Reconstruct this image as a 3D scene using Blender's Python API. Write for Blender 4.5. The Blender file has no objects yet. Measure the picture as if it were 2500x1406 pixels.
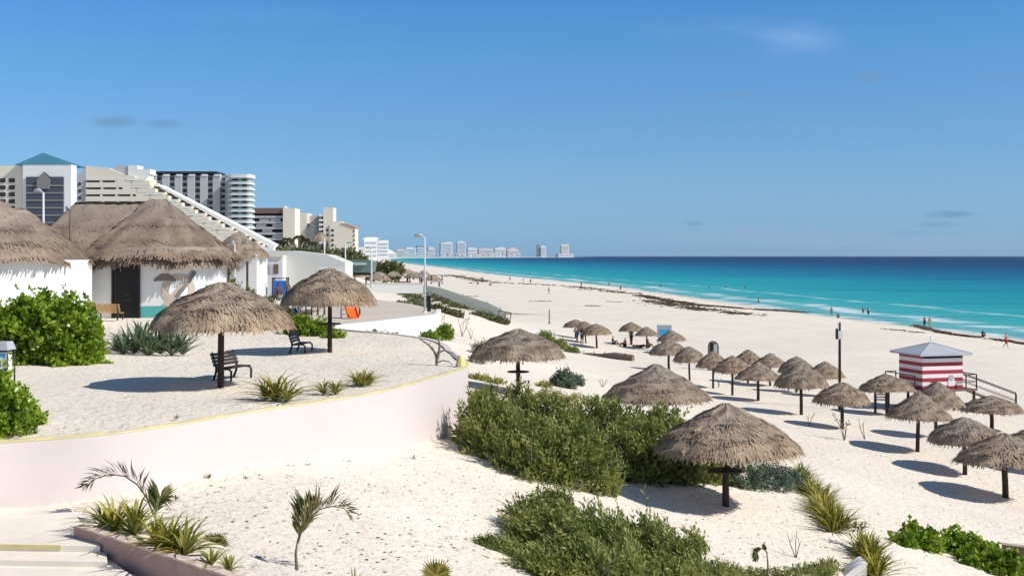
import bpy, math, random
import numpy as np
from mathutils import Vector, Matrix
R = random.Random(7)
NR = np.random.default_rng(11)
SC = bpy.context.scene
COL = SC.collection
F, CX, HY, ZC = 3000.0, 1250.0, 625.0, 11.0
YS = F / 2400
rad = math.radians

# ------------------------------------------------------------------ camera
cam = bpy.data.objects.new('camera', bpy.data.cameras.new('camera'))
COL.objects.link(cam)
cam.location = (0, 0, ZC)
cam.rotation_euler = (rad(90), 0, 0)
cam.data.sensor_width = 36
cam.data.lens = 36 * F / 2500
cam.data.shift_y = -78 / 2500
cam.data.clip_start = 0.1
cam.data.clip_end = 90000
SC.camera = cam

# ------------------------------------------------------------------ ground model
SH = np.array([[0, 80], [60, 72], [130, 67], [182, 57], [352, 37], [587, -12], [900, -60], [1320, -137], [2200, -270], [3771, -470], [4600, -520], [6000, -400], [7000, 0], [8000, 700], [90000, 700]], float)
SH[:, 0] *= YS
def shore(Y):
    return np.interp(Y, SH[:, 0], SH[:, 1])
def base_d(X, Y):
    X = np.asarray(X, float); Y = np.asarray(Y, float)
    u = shore(Y) - X
    zb = np.where(u > 0, 2.3 * (1 - np.exp(-np.clip(u, 0, 200) / 26.0)), 0.07 * u)
    W = np.interp(Y, [0, 162, 375, 750, 1500, 5000, 11000], [62, 74, 80, 62, 60, 45, 45])
    s = np.clip((u - W) / np.interp(Y, [0, 125, 500, 2500], [14, 20, 20, 25]), 0, 1)
    s = s * s * (3 - 2 * s)
    zp = np.interp(Y, [0, 125, 250, 625, 1250, 5000], [7.6, 7.6, 7.2, 6.4, 5.0, 3.0])
    return ZC - (zb * (1 - s) + zp * s)
def W3(px, py, Y):
    return Vector(((px - CX) / F * Y, Y, ZC - (py - HY) / F * Y))
CP = [(0, 1235, 4.19), (300, 1200, 4.2), (600, 1145, 4.27), (850, 1100, 4.4), (1050, 1075, 4.7), (1120, 1060, 4.9),
      (1265, 962, 5.4), (1772, 1235, 6.2), (1600, 1072, 6.26), (-200, 1400, 4.7), (200, 1400, 4.75), (60, 1290, 4.32), (480, 1300, 4.36), (640, 1400, 4.5), (760, 1400, 4.65), (1250, 1400, 5.3), (1700, 1400, 6.2),
      (2100, 1400, 7.0), (2480, 1400, 8.0), (2000, 1250, 6.6), (1300, 1200, 5.3), (1500, 1210, 5.8), (2200, 1250, 7.7),
      (2355, 1157, 8.7), (2235, 1102, 8.4), (2455, 1217, 8.9), (1955, 1012, 8.4), (2057, 1047, 8.5), (1790, 962, 8.6),
      (1633, 905, 8.8), (1457, 850, 9.0), (1400, 920, 7.2), (1300, 880, 6.6), (1150, 850, 5.4), (1100, 830, 4.8),
      (1235, 790, 7.8), (1160, 930, 5.2), (1900, 1120, 7.5), (2010, 1100, 8.0), (1700, 1000, 7.6), (1500, 900, 8.2), (900, 830, 4.2), (1250, 1300, 5.3), (900, 1250, 4.6),
      (600, 1250, 4.3), (1320, 850, 8.2), (1400, 780, 9.1), (2450, 1000, 9.1), (2200, 850, 9.3), (1800, 850, 9.2), (2500, 880, 9.6), (1150, 720, 8.4), (2600, 1200, 9.1),(1080, 745, 5.4), (1000, 725, 5.0)]
P = np.array([[(a - CX) / F * (d * F / (b - HY)), d * F / (b - HY), d] for a, b, d in CP])
ex = []
for X, Y in [(-30, 8), (0, 6), (30, 8), (50, 40), (60, 90), (60, 130), (20, 150), (-10, 160), (-40, 150), (-60, 90), (-50, 40), (40, 20), (-12, 60), (-25, 70), (-12, 90)]:
    ex.append([X, Y * YS, float(base_d(X, Y * YS))])
ex[0][2] = 4.3; ex[1][2] = 5.0; ex[2][2] = 8.3; ex[10][2] = 4.2; ex[9][2] = 4.0; ex[12][2] = 4.4; ex[13][2] = 4.4; ex[14][2] = 4.2
P = np.vstack([P, ex])
def _k(r2):
    return 0.5 * r2 * np.log(r2 + 1e-9)
n = len(P)
A = np.zeros((n + 3, n + 3))
dd = ((P[:, None, :2] - P[None, :, :2]) ** 2).sum(-1)
A[:n, :n] = _k(dd) + np.eye(n) * 6.0
A[:n, n:] = np.c_[np.ones(n), P[:, :2]]
A[n:, :n] = A[:n, n:].T
TP = np.linalg.solve(A, np.r_[P[:, 2], 0, 0, 0])
TPN, TPP = n, P
def zt(X, Y):
    X = np.asarray(X, float); Y = np.asarray(Y, float)
    sh = X.shape
    x = X.ravel(); y = Y.ravel()
    out = np.zeros(len(x))
    for i in range(0, len(x), 20000):
        a, b = x[i:i + 20000], y[i:i + 20000]
        r2 = (a[:, None] - TPP[None, :, 0]) ** 2 + (b[:, None] - TPP[None, :, 1]) ** 2
        t = _k(r2) @ TP[:TPN] + TP[TPN] + TP[TPN + 1] * a + TP[TPN + 2] * b
        w = 1 - np.clip((b - 125) / 68, 0, 1)
        w *= 1 - np.clip((np.abs(a - 0) - 38) / 18, 0, 1)
        w = w * w * (3 - 2 * w)
        bd = base_d(a, b)
        d = np.clip(t, 3.6, 10.2) * w + bd * (1 - w)
        m = np.clip((b - 18) / 25, 0, 1) * np.clip((138 - b) / 50, 0, 1)
        d = d - 0.05 * np.sin(a * .7 + b * .3) * np.sin(b * .45 + 1) * m
        out[i:i + 20000] = ZC - d
    return out.reshape(sh)
def g1(X, Y):
    return float(zt(np.array([X]), np.array([Y]))[0])
def G(px, py):
    """first point of the dune and beach surface along a sight line"""
    Ys = np.r_[np.arange(9, 150, .12), np.geomspace(150, 9000, 2500)]
    X = (px - CX) / F * Ys
    Z = ZC - (py - HY) / F * Ys
    h = Z - zt(X, Ys)
    i = int(np.argmax(h < 0)) if (h < 0).any() else len(Ys) - 1
    t = h[i - 1] / (h[i - 1] - h[i]) if i > 0 else 0
    Y = Ys[i - 1] + (Ys[i] - Ys[i - 1]) * t
    x = (px - CX) / F * Y
    return Vector((x, Y, g1(x, Y)))
def zter(X, Y):
    d = np.interp(Y, [0, 40, 52.5, 75], [3.1, 3.1, 2.65, 2.65])
    return ZC - d
def T(px, py):
    Y = 20.0
    for _ in range(30):
        Y = (ZC - float(zter(0, Y))) * F / (py - HY)
    return Vector(((px - CX) / F * Y, Y, float(zter(0, Y))))
PLZ = ZC - 3.3
def PZ(px, py):
    Y = 3.3 * F / (py - HY)
    return Vector(((px - CX) / F * Y, Y, PLZ))

# ------------------------------------------------------------------ materials
def s2l(c):
    return tuple(((v / 255) / 12.92 if v / 255 <= .04045 else ((v / 255 + .055) / 1.055) ** 2.4) for v in c)
class NT:
    def __init__(self, name):
        self.m = bpy.data.materials.new(name)
        self.m.use_nodes = True
        self.t = self.m.node_tree
        self.b = self.t.nodes['Principled BSDF']
    def n(self, typ, **kw):
        nd = self.t.nodes.new(typ)
        for k, v in kw.items():
            if k in ('operation', 'blend_type', 'data_type', 'attribute_name', 'noise_dimensions', 'bands_direction', 'wave_type', 'feature', 'interpolation_type'):
                setattr(nd, k, v)
            else:
                nd.inputs[k].default_value = v
        return nd
    def l(self, a, b):
        self.t.links.new(a, b)
    def noise(self, scale, detail=4, rough=.55, vec=None):
        nd = self.n('ShaderNodeTexNoise', Scale=scale, Detail=detail, Roughness=rough)
        if vec is not None:
            self.l(vec, nd.inputs['Vector'])
        return nd.outputs['Fac']
    def coord(self, kind='Object', scale=None):
        c = self.t.nodes.new('ShaderNodeTexCoord').outputs[kind]
        if scale:
            mp = self.t.nodes.new('ShaderNodeMapping')
            mp.inputs['Scale'].default_value = scale
            self.l(c, mp.inputs['Vector'])
            c = mp.outputs['Vector']
        return c
    def ramp(self, fac, stops):
        r = self.t.nodes.new('ShaderNodeValToRGB')
        e = r.color_ramp.elements
        while len(e) < len(stops):
            e.new(.5)
        for i, (p, c) in enumerate(stops):
            e[i].position = p
            e[i].color = (*c, 1) if len(c) == 3 else c
        self.l(fac, r.inputs['Fac'])
        return r.outputs['Color']
    def mix(self, fac, a, b, typ='MIX'):
        nd = self.t.nodes.new('ShaderNodeMix')
        nd.data_type = 'RGBA'
        nd.blend_type = typ
        for sock, v in ((0, fac), (6, a), (7, b)):
            if isinstance(v, (int, float)):
                nd.inputs[sock].default_value = v
            elif isinstance(v, tuple):
                nd.inputs[sock].default_value = (*v, 1)
            else:
                self.l(v, nd.inputs[sock])
        return nd.outputs[2]
    def math(self, op, a, b=0.0):
        nd = self.t.nodes.new('ShaderNodeMath')
        nd.operation = op
        for i, v in enumerate((a, b)):
            if isinstance(v, (int, float)):
                nd.inputs[i].default_value = v
            else:
                self.l(v, nd.inputs[i])
        return nd.outputs[0]
    def bump(self, h, strength=.3, dist=.05):
        nd = self.n('ShaderNodeBump', Strength=strength, Distance=dist)
        self.l(h, nd.inputs['Height'])
        self.l(nd.outputs['Normal'], self.b.inputs['Normal'])
        return nd
    def fin(self, col=None, rough=.8, spec=.3, metal=0):
        if col is not None:
            if isinstance(col, tuple):
                self.b.inputs['Base Color'].default_value = (*col, 1)
            else:
                self.l(col, self.b.inputs['Base Color'])
        self.b.inputs['Roughness'].default_value = rough
        self.b.inputs['Specular IOR Level'].default_value = spec
        self.b.inputs['Metallic'].default_value = metal
        return self.m
MATS = {}
def paint(name, c, rough=.7, var=.12, scale=1.5, bump=.15, spec=.3, grime=None):
    """painted or plain surface with mottling, dirt and a fine relief"""
    if name in MATS:
        return MATS[name]
    t = NT(name)
    co = t.coord()
    f = t.noise(scale, 6, .6, co)
    lo = tuple(v * (1 - var) for v in c)
    hi = tuple(min(1, v * (1 + var * .6)) for v in c)
    col = t.ramp(f, [(.3, lo), (.7, hi)])
    if grime:
        g = t.ramp(t.noise(scale * .35, 8, .7, co), [(.52, (0, 0, 0)), (.72, (1, 1, 1))])
        col = t.mix(t.math('MULTIPLY', g, .6), col, grime)
    if bump:
        t.bump(t.noise(scale * 25, 3, .6, co), bump, .01)
    MATS[name] = t.fin(col, rough, spec)
    return MATS[name]
def tinted(name, stops, rough=.6, spec=.25, trans=0.0, big=None):
    """colour picked per blade, leaf or strand from the mesh attribute 'tint'"""
    t = NT(name)
    a = t.n('ShaderNodeAttribute', attribute_name='tint').outputs['Fac']
    if big:
        nz = t.noise(big, 3, .5, t.coord())
        a = t.math('ADD', t.math('MULTIPLY', a, .65), t.math('MULTIPLY', t.math('SUBTRACT', nz, .25), .7))
    col = t.ramp(a, stops)
    if trans:
        t.fin(col, rough, spec)
        tr = t.t.nodes.new('ShaderNodeBsdfTranslucent')
        t.l(col, tr.inputs['Color'])
        mx = t.t.nodes.new('ShaderNodeMixShader')
        mx.inputs[0].default_value = trans
        t.l(t.b.outputs[0], mx.inputs[1])
        t.l(tr.outputs[0], mx.inputs[2])
        t.l(mx.outputs[0], t.t.nodes['Material Output'].inputs['Surface'])
        return t.m
    return t.fin(col, rough, spec)

# sand
t = NT('sand')
co = t.coord()
c1 = t.ramp(t.noise(.16, 6, .6, co), [(.25, (.75, .665, .555)), (.75, (.86, .78, .665))])
fine = t.ramp(t.noise(7.0, 4, .65, co), [(.28, (.74, .72, .69)), (.48, (1, 1, 1)), (.75, (1.03, 1.02, 1))])
col = t.mix(1.0, c1, fine, 'MULTIPLY')
speck = t.ramp(t.noise(19, 2, .5, t.coord('Object', (1, 1.4, 1))), [(.68, (0, 0, 0)), (.75, (1, 1, 1))])
patch = t.ramp(t.noise(.5, 3, .6, co), [(.42, (0, 0, 0)), (.6, (1, 1, 1))])
col = t.mix(t.math('MULTIPLY', t.math('MULTIPLY', speck, patch), .55), col, (.30, .22, .15))
geo = t.t.nodes.new('ShaderNodeNewGeometry')
sep = t.t.nodes.new('ShaderNodeSeparateXYZ'); t.l(geo.outputs['Position'], sep.inputs[0])
wet = t.ramp(t.math('MULTIPLY', sep.outputs['Z'], .5), [(.02, (1, 1, 1)), (.32, (0, 0, 0))])
col = t.mix(t.math('MULTIPLY', wet, .45), col, (.40, .33, .26))
h = t.math('ADD', t.math('MULTIPLY', t.noise(3.0, 6, .6, co), .7), t.math('MULTIPLY', t.noise(11, 4, .6, co), .5))
pit = t.ramp(t.noise(4.2, 3, .5, t.coord('Object', (1, 1.25, 1))), [(.34, (0, 0, 0)), (.47, (1, 1, 1))])
h = t.math('ADD', h, t.math('MULTIPLY', t.noise(1.3, 5, .6, co), 1.1))
h = t.math('ADD', h, t.math('MULTIPLY', t.math('MULTIPLY', pit, t.ramp(t.noise(.35, 4, .6, co), [(.38, (.15, .15, .15)), (.62, (1, 1, 1))])), .5))
t.bump(h, 1.0, .045)
M_sand = t.fin(col, .95, .1)

# thatch
def thatch(name, a, b, c, d, grey=(.30, .275, .25), warm=(1.0, .93, .84)):
    """matted palm thatch: strands vary by tint, blotches weather, the top bleached grey and the rim warmer"""
    t = NT(name)
    tn = t.n('ShaderNodeAttribute', attribute_name='tint').outputs['Fac']
    nz = t.noise(1.7, 5, .65, t.coord())
    f = t.math('ADD', t.math('MULTIPLY', tn, .6), t.math('MULTIPLY', t.math('SUBTRACT', nz, .22), .72))
    col = t.ramp(f, [(0, a), (.35, b), (.7, c), (1, d)])
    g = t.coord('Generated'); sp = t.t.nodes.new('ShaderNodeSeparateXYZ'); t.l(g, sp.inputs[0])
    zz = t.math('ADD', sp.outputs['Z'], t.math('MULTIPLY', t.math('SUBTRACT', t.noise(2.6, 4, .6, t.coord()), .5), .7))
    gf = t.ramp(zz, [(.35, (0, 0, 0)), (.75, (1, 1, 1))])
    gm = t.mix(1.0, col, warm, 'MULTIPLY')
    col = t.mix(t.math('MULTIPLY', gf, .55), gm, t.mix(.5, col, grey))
    return t.fin(col, .95, .05)
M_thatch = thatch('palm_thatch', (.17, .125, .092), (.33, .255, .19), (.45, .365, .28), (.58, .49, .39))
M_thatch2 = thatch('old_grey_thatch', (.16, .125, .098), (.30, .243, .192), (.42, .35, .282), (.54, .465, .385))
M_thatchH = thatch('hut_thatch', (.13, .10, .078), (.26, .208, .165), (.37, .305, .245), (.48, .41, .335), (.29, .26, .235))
M_wood = paint('dark_wood', (.055, .038, .028), .8, .4, 6, .5)
M_wood2 = paint('grey_wood', (.19, .15, .115), .85, .35, 5, .4)
M_white = paint('white_render', (.80, .79, .765), .8, .05, .6, .2, .2, (.62, .58, .53))
M_wall = paint('pink_white_paint', (.67, .59, .565), .85, .03, .5, .08, .1, (.59, .52, .495))
M_yellow = paint('yellow_edge_paint', (.72, .62, .27), .8, .2, 3, .3, .2, (.68, .62, .48))
M_pink = paint('weathered_pink_paint', (.46, .31, .27), .85, .16, 3, .4, .2, (.33, .23, .20))
M_kerbtop = paint('sandy_wall_top', (.72, .55, .47), .85, .2, 5, .4, .2)
M_conc = paint('pale_concrete', (.88, .79, .67), .95, .10, 1.6, .5, .1, (.74, .65, .54))
M_tan = paint('tan_plaza_concrete', (.62, .54, .45), .9, .08, .8, .3)
M_dark = paint('dark_opening', (.012, .011, .012), .5, .3, 2, 0)
M_teal = paint('teal_paint', (.10, .42, .40), .7, .1, 3, .2)
M_lblue = paint('light_blue_paint', (.20, .58, .70), .7, .1, 3, .2)
M_mural = paint('tan_mural_paint', (.50, .42, .34), .8, .12, 3, .2)
M_mural2 = paint('grey_mural_paint', (.22, .18, .16), .8, .12, 3, .2)
M_metal = paint('grey_metal', (.42, .43, .44), .45, .1, 4, .1, .5)
M_lamp = paint('pale_pole_paint', (.62, .66, .68), .5, .08, 3, .1, .4)
M_black = paint('black_plastic', (.018, .015, .014), .5, .3, 5, .1, .4)
M_brown = paint('brown_bench_paint', (.045, .028, .022), .55, .3, 5, .2, .4)
M_benchtan = paint('tan_bench_slats', (.52, .33, .13), .6, .15, 4, .3)
M_red = paint('red_plank_paint', (.42, .03, .055), .6, .2, 4, .2, .3, (.34, .10, .10))
M_wplank = paint('white_plank_paint', (.80, .77, .76), .6, .06, 4, .2, .3, (.62, .57, .53))
M_groof = paint('grey_sheet_roof', (.44, .46, .50), .6, .1, 1.5, .2)
M_orange = paint('orange_plastic', (.90, .13, .008), .35, .08, 3, 0, .5)
M_blue = paint('blue_plastic', (.015, .14, .62), .4, .1, 3, 0, .5)
M_skyblue = paint('sky_blue_panel', (.06, .42, .78), .5, .1, 6, 0, .4)

# ------------------------------------------------------------------ object helpers
def link(o, parent=None):
    COL.objects.link(o)
    if parent is not None:
        o.parent = parent
    return o
def thing(name, label, cat, loc=(0, 0, 0), rz=0, group=None):
    o = bpy.data.objects.new(name, None)
    o.empty_display_size = .2
    link(o)
    o.location = loc
    o.rotation_euler = (0, 0, rz)
    return tag(o, label, cat, group)
def tag(o, label, cat, group=None, kind=None):
    if label: o['label'] = label
    if cat: o['category'] = cat
    if group: o['group'] = group
    if kind: o['kind'] = kind
    return o
def mesh_np(name, V, Fc, mat, parent=None, tint=None, smooth=False, mats=None, midx=None):
    """V (n,3), Fc (m,k) with one k, or a list of index lists"""
    me = bpy.data.meshes.new(name)
    V = np.asarray(V, np.float32)
    if isinstance(Fc, np.ndarray):
        m, k = Fc.shape
        me.vertices.add(len(V)); me.vertices.foreach_set('co', V.ravel())
        me.loops.add(m * k); me.loops.foreach_set('vertex_index', Fc.ravel().astype(np.int32))
        me.polygons.add(m)
        me.polygons.foreach_set('loop_start', np.arange(0, m * k, k, dtype=np.int32))
        me.update(calc_edges=True)
    else:
        me.from_pydata([tuple(map(float, v)) for v in V], [], [list(map(int, f)) for f in Fc])
        me.update()
    if tint is not None:
        at = me.attributes.new('tint', 'FLOAT', 'FACE')
        at.data.foreach_set('value', np.asarray(tint, np.float32))
    for q in (mats or [mat]):
        me.materials.append(q)
    if midx is not None:
        me.polygons.foreach_set('material_index', np.asarray(midx, np.int32))
    if smooth:
        me.polygons.foreach_set('use_smooth', np.ones(len(me.polygons), bool))
    me.validate()
    o = bpy.data.objects.new(name, me)
    return link(o, parent)
class MB:
    def __init__(self):
        self.v = []; self.f = []; self.mi = []; self.t = []
    def add(self, vs, fs, mi=0, tint=.5):
        b = len(self.v)
        self.v += [tuple(v) for v in vs]
        for f in fs:
            self.f.append([i + b for i in f]); self.mi.append(mi); self.t.append(tint)
        return self
    def box(self, x0, x1, y0, y1, z0, z1, mi=0, M=None, tint=.5):
        vs = [Vector(p) for p in ((x0, y0, z0), (x1, y0, z0), (x1, y1, z0), (x0, y1, z0), (x0, y0, z1), (x1, y0, z1), (x1, y1, z1), (x0, y1, z1))]
        if M is not None:
            vs = [M @ v for v in vs]
        return self.add(vs, [(0, 3, 2, 1), (4, 5, 6, 7), (0, 1, 5, 4), (1, 2, 6, 5), (2, 3, 7, 6), (3, 0, 4, 7)], mi, tint)
    def bar(self, a, b, w, h=None, mi=0, up=(0, 0, 1)):
        a, b = Vector(a), Vector(b)
        h = h or w
        d = (b - a).normalized()
        u = Vector(up)
        if abs(d.dot(u)) > .95: u = Vector((0, 1, 0))
        s = d.cross(u).normalized() * w / 2
        u2 = s.cross(d).normalized() * h / 2
        vs = [a - s - u2, a + s - u2, a + s + u2, a - s + u2, b - s - u2, b + s - u2, b + s + u2, b - s + u2]
        return self.add(vs, [(0, 3, 2, 1), (4, 5, 6, 7), (0, 1, 5, 4), (1, 2, 6, 5), (2, 3, 7, 6), (3, 0, 4, 7)], mi)
    def tube(self, pts, rads, n=8, mi=0, cap=True, tint=.5):
        pts = [Vector(p) for p in pts]
        if isinstance(rads, (int, float)): rads = [rads] * len(pts)
        rings = []
        prev = None
        for i, p in enumerate(pts):
            d = (pts[min(i + 1, len(pts) - 1)] - pts[max(i - 1, 0)]).normalized()
            u = prev if prev is not None else (Vector((1, 0, 0)) if abs(d.x) < .9 else Vector((0, 1, 0)))
            s = (u - d * u.dot(d)).normalized()
            prev = s
            w = d.cross(s)
            rings.append([p + (s * math.cos(6.28318 * k / n) + w * math.sin(6.28318 * k / n)) * rads[i] for k in range(n)])
        vs = [q for r in rings for q in r]
        fs = []
        for i in range(len(rings) - 1):
            for k in range(n):
                fs.append((i * n + k, i * n + (k + 1) % n, (i + 1) * n + (k + 1) % n, (i + 1) * n + k))
        if cap:
            fs.append(tuple(range(n - 1, -1, -1))); fs.append(tuple((len(rings) - 1) * n + k for k in range(n)))
        return self.add(vs, fs, mi, tint)
    def prism(self, loop, z0, z1, mi=0):
        n = len(loop)
        vs = [(x, y, z0) for x, y in loop] + [(x, y, z1) for x, y in loop]
        return self.add(vs, [tuple(range(n - 1, -1, -1)), tuple(range(n, 2 * n))] + [(i, (i + 1) % n, n + (i + 1) % n, n + i) for i in range(n)], mi)
    def obj(self, name, mats, parent=None, smooth=False, bevel=0):
        if not isinstance(mats, (list, tuple)): mats = [mats]
        o = mesh_np(name, self.v, self.f, None, parent, self.t, smooth, mats, self.mi)
        if bevel:
            b = o.modifiers.new('bevel', 'BEVEL'); b.width = bevel; b.segments = 2; b.limit_method = 'ANGLE'
        return o
def dup(root, loc, rz, scale=(1, 1, 1), label=None, group=None, only=None):
    r = root.copy(); COL.objects.link(r)
    r.location = loc; r.rotation_euler = (0, 0, rz) if not isinstance(rz, tuple) else rz; r.scale = scale
    if label: r['label'] = label
    if group: r['group'] = group
    for ch in list(root.children):
        c = ch.copy(); COL.objects.link(c); c.parent = r
        for g in ch.children:
            e = g.copy(); COL.objects.link(e); e.parent = c
    return r

# ------------------------------------------------------------------ terrain
def grid_mesh(name, xs_fn, Ys, zfn, mat, nx):
    V = []
    for Y in Ys:
        xs = xs_fn(Y)
        V.append(np.c_[xs, np.full(nx, Y), zfn(xs, np.full(nx, Y))])
    V = np.concatenate(V)
    ny = len(Ys)
    i, j = np.meshgrid(np.arange(ny - 1), np.arange(nx - 1), indexing='ij')
    a = (i * nx + j).ravel()
    Fc = np.c_[a, a + 1, a + nx + 1, a + nx]
    return mesh_np(name, V, Fc, mat, smooth=True)
Ys = np.r_[np.arange(-40, 12, 2.0), np.arange(12, 75, .25), np.arange(75, 188, 1.0), np.geomspace(188, 9000, 150)]
def xs_dune(Y):
    w = 30 + abs(Y) * .85
    near = np.linspace(-30 - max(Y, 0) * .4, 30 + max(Y, 0) * .5, 300)
    return np.r_[np.linspace(-400 - abs(Y) * 1.0, near[0] - 2, 20), near, np.linspace(near[-1] + 2, max(near[-1] + 4, float(shore(Y)) + 25), 12)] if Y < 188 else np.r_[np.linspace(-400 - Y * 1.0, shore(Y) - 160, 40), np.linspace(shore(Y) - 157, shore(Y) + 25, 292)]
def hummock(X, Y):
    rs = np.random.RandomState(3)
    z = np.zeros_like(X)
    for k in range(14):
        a = rs.rand() * 6.28; f = .8 + rs.rand() * 3.2
        z += np.sin((X * math.cos(a) + Y * math.sin(a)) * f + rs.rand() * 6.28) / f
    m = np.clip((88 - Y) / 50, 0, 1)
    return z * .014 * m
dune = grid_mesh('sand_ground', xs_dune, Ys, lambda x, y: zt(x, y) + hummock(x, y), M_sand, 332)
tag(dune, 'pale dune and beach sand', None, None, 'structure')

# terrace: sand fill held by a curved painted wall
E = [(-26, 9.6), (-20, 11.4), (-13.5, 14.0), (-10.6, 15.4), (-8.6, 16.5), (-6.93, 17.5), (-5.34, 19.7), (-3.35, 22.3), (-2.25, 25.0), (-1.8, 26.3), (-1.5, 27.3), (-1.45, 28.0), (-1.62, 29.5), (-2.1, 32.0), (-2.75, 34.6), (-4.2, 36.4), (-6.2, 37.8), (-8.3, 39.2), (-10.6, 41.5), (-11.2, 43.5), (-11.4, 60)]
E = [(x, y * YS) for x, y in E]
def catmull(pts, k=6):
    out = []
    p = [Vector(q) for q in pts]
    for i in range(len(p) - 1):
        a, b, c, d = p[max(i - 1, 0)], p[i], p[i + 1], p[min(i + 2, len(p) - 1)]
        for j in range(k):
            s = j / k
            out.append(.5 * ((2 * b) + (c - a) * s + (2 * a - 5 * b + 4 * c - d) * s * s + (3 * b - a - 3 * c + d) * s ** 3))
    out.append(p[-1])
    return out
EC = catmull(E, 20)
rows = []
NX = 120
for q in EC:
    u = np.linspace(0, 1, NX) ** 1.6
    xs = q.x - .02 - u * (45)
    zz = np.full(NX, float(zter(0, q.y)))
    z = zz + hummock(xs, np.full(NX, q.y)) * .8 - .03 * np.exp(-u * 40) 
    rows.append(np.c_[xs, np.full(NX, q.y), z])
V = np.concatenate(rows)
i, j = np.meshgrid(np.arange(len(EC) - 1), np.arange(NX - 1), indexing='ij')
a = (i * NX + j).ravel()
ter = mesh_np('sand_terrace', V, np.c_[a, a + NX, a + NX + 1, a + 1], M_sand, smooth=True)
tag(ter, 'raised sand terrace in front of the thatched huts', None, None, 'structure')
def offset_curve(C, d):
    out = []
    for i in range(len(C)):
        t_ = (C[min(i + 1, len(C) - 1)] - C[max(i - 1, 0)]).normalized()
        out.append(C[i] + Vector((t_.y, -t_.x)) * d)
    return out
def wall_strip(name, C, ztop, zbot, th, mat, parent, inner=0.0, bulge=0):
    outer = offset_curve(C, th); inn = offset_curve(C, inner)
    vs = []; fs = []
    for k in range(len(C)):
        zt_, zb_ = ztop(k), zbot(k)
        vs += [(outer[k].x, outer[k].y, zb_), (outer[k].x, outer[k].y, zt_), (inn[k].x, inn[k].y, zt_), (inn[k].x, inn[k].y, zb_)]
    for k in range(len(C) - 1):
        b = 4 * k
        for e in range(4):
            fs.append((b + e, b + (e + 1) % 4, b + 4 + (e + 1) % 4, b + 4 + e))
    fs.append((0, 3, 2, 1)); b = 4 * (len(C) - 1); fs.append((b, b + 1, b + 2, b + 3))
    m = MB().add(vs, fs)
    return m.obj(name, mat, parent)
WC = [q for q in EC if q.y < 44 * YS]
rw = thing('retaining_wall', 'long curved pale pink retaining wall with yellow top edge holding up the sand terrace', 'wall', (0, 0, 0))
wall_strip('wall_face', WC, lambda k: float(zter(0, WC[k].y)) - .005, lambda k: g1(WC[k].x, WC[k].y) - 1.2, .20, M_wall, rw)
WT = [q for q in WC if q.y < 29 * YS]
wall_strip('top_edge', WT, lambda k: float(zter(0, WT[k].y)) + .022 + .008 * math.sin(k * .68), lambda k: float(zter(0, WT[k].y)) - .012, .207, M_yellow, rw, .13)
# yellow end pillar on the corner
pp = T(1132, 893)
b = MB(); b.tube([(0, 0, -.3), (0, 0, .03), (.0, 0, .16), (-.02, .01, .30)], [.17, .15, .11, .05], 9)
o = b.obj('pillar_stub', M_yellow, rw); o.location = (-1.45, 27.75 * YS, pp.z)

# plaza behind with a white wall
PL = [(-11.3, 45.5), (-9.0, 46.8), (-7.0, 48.6), (-4.35, 54.6), (-4.6, 60), (-7, 68), (-11, 76)]
PL = [(x, y * YS) for x, y in PL]
PLC = [Vector(q) for q in PL]
b = MB(); b.prism([(q.x, q.y) for q in PLC] + [(-40, 76 * YS), (-40, 60.2 * YS), (-11.6, 60.2 * YS)], PLZ - .3, PLZ)
tag(b.obj('plaza', M_tan), 'flat tan paved playground plaza', None, None, 'structure')
pw = thing('plaza_wall', 'bright white wall edging the playground plaza above green shrubs', 'wall')
wall_strip('wall_face', PLC[:5], lambda k: PLZ - .03 + .1 * (k > 1), lambda k: PLZ - 1.9, .25, M_white, pw, 0)

# sea
t = NT('sea_water')
at = t.n('ShaderNodeAttribute', attribute_name='offshore').outputs['Fac']
co = t.coord('Object', (.004, .02, 1))
n1 = t.noise(1.0, 6, .65, co)
lg = t.math('LOGARITHM', t.math('MAXIMUM', t.math('ADD', at, 4), 1.0), 2.0)
lg = t.math('ADD', lg, t.math('MULTIPLY', t.math('SUBTRACT', n1, .5), 1.9))
x = t.math('DIVIDE', lg, 12)
def S(m):
    return math.log2(m + 4) / 12
stops = [(S(0), (.26, .46, .42)), (S(6), (.10, .42, .41)), (S(35), (.028, .37, .385)), (S(90), (.009, .30, .35)), (S(170), (.003, .20, .30)), (S(330), (.002, .10, .205)), (S(650), (.004, .044, .125)), (S(1500), (.005, .026, .085))]
col = t.ramp(x, stops)
st = t.ramp(t.noise(1.0, 5, .6, t.coord('Object', (.012, .11, 1))), [(.38, (.72, .80, .84)), (.5, (.98, .98, .98)), (.64, (1.25, 1.12, 1.08))])
col = t.mix(1, col, st, 'MULTIPLY')
# foam lines close to the sand
fn = t.noise(1.0, 7, .72, t.coord('Object', (.05, .10, 1)))
band = t.ramp(t.math('DIVIDE', t.math('ADD', at, t.math('MULTIPLY', t.math('SUBTRACT', n1, .5), 30)), 60), [(0, (1, 1, 1)), (.035, (1, 1, 1)), (.06, (.0, .0, .0)), (.15, (.1, .1, .1)), (.19, (1, 1, 1)), (.23, (.9, .9, .9)), (.28, (0, 0, 0)), (.52, (0, 0, 0)), (.56, (.6, .6, .6)), (.60, (0, 0, 0))])
foam = t.math('MULTIPLY', band, t.ramp(fn, [(.44, (0, 0, 0)), (.54, (1, 1, 1))]))
col = t.mix(foam, col, (.75, .78, .78))
t.bump(t.math('ADD', t.noise(1.0, 6, .6, t.coord('Object', (.25, .6, 1))), t.math('MULTIPLY', t.noise(1.0, 3, .6, t.coord('Object', (1.2, 2.5, 1))), .3)), .5, .5)
M_sea = t.fin(col, .4, .06)
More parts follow.
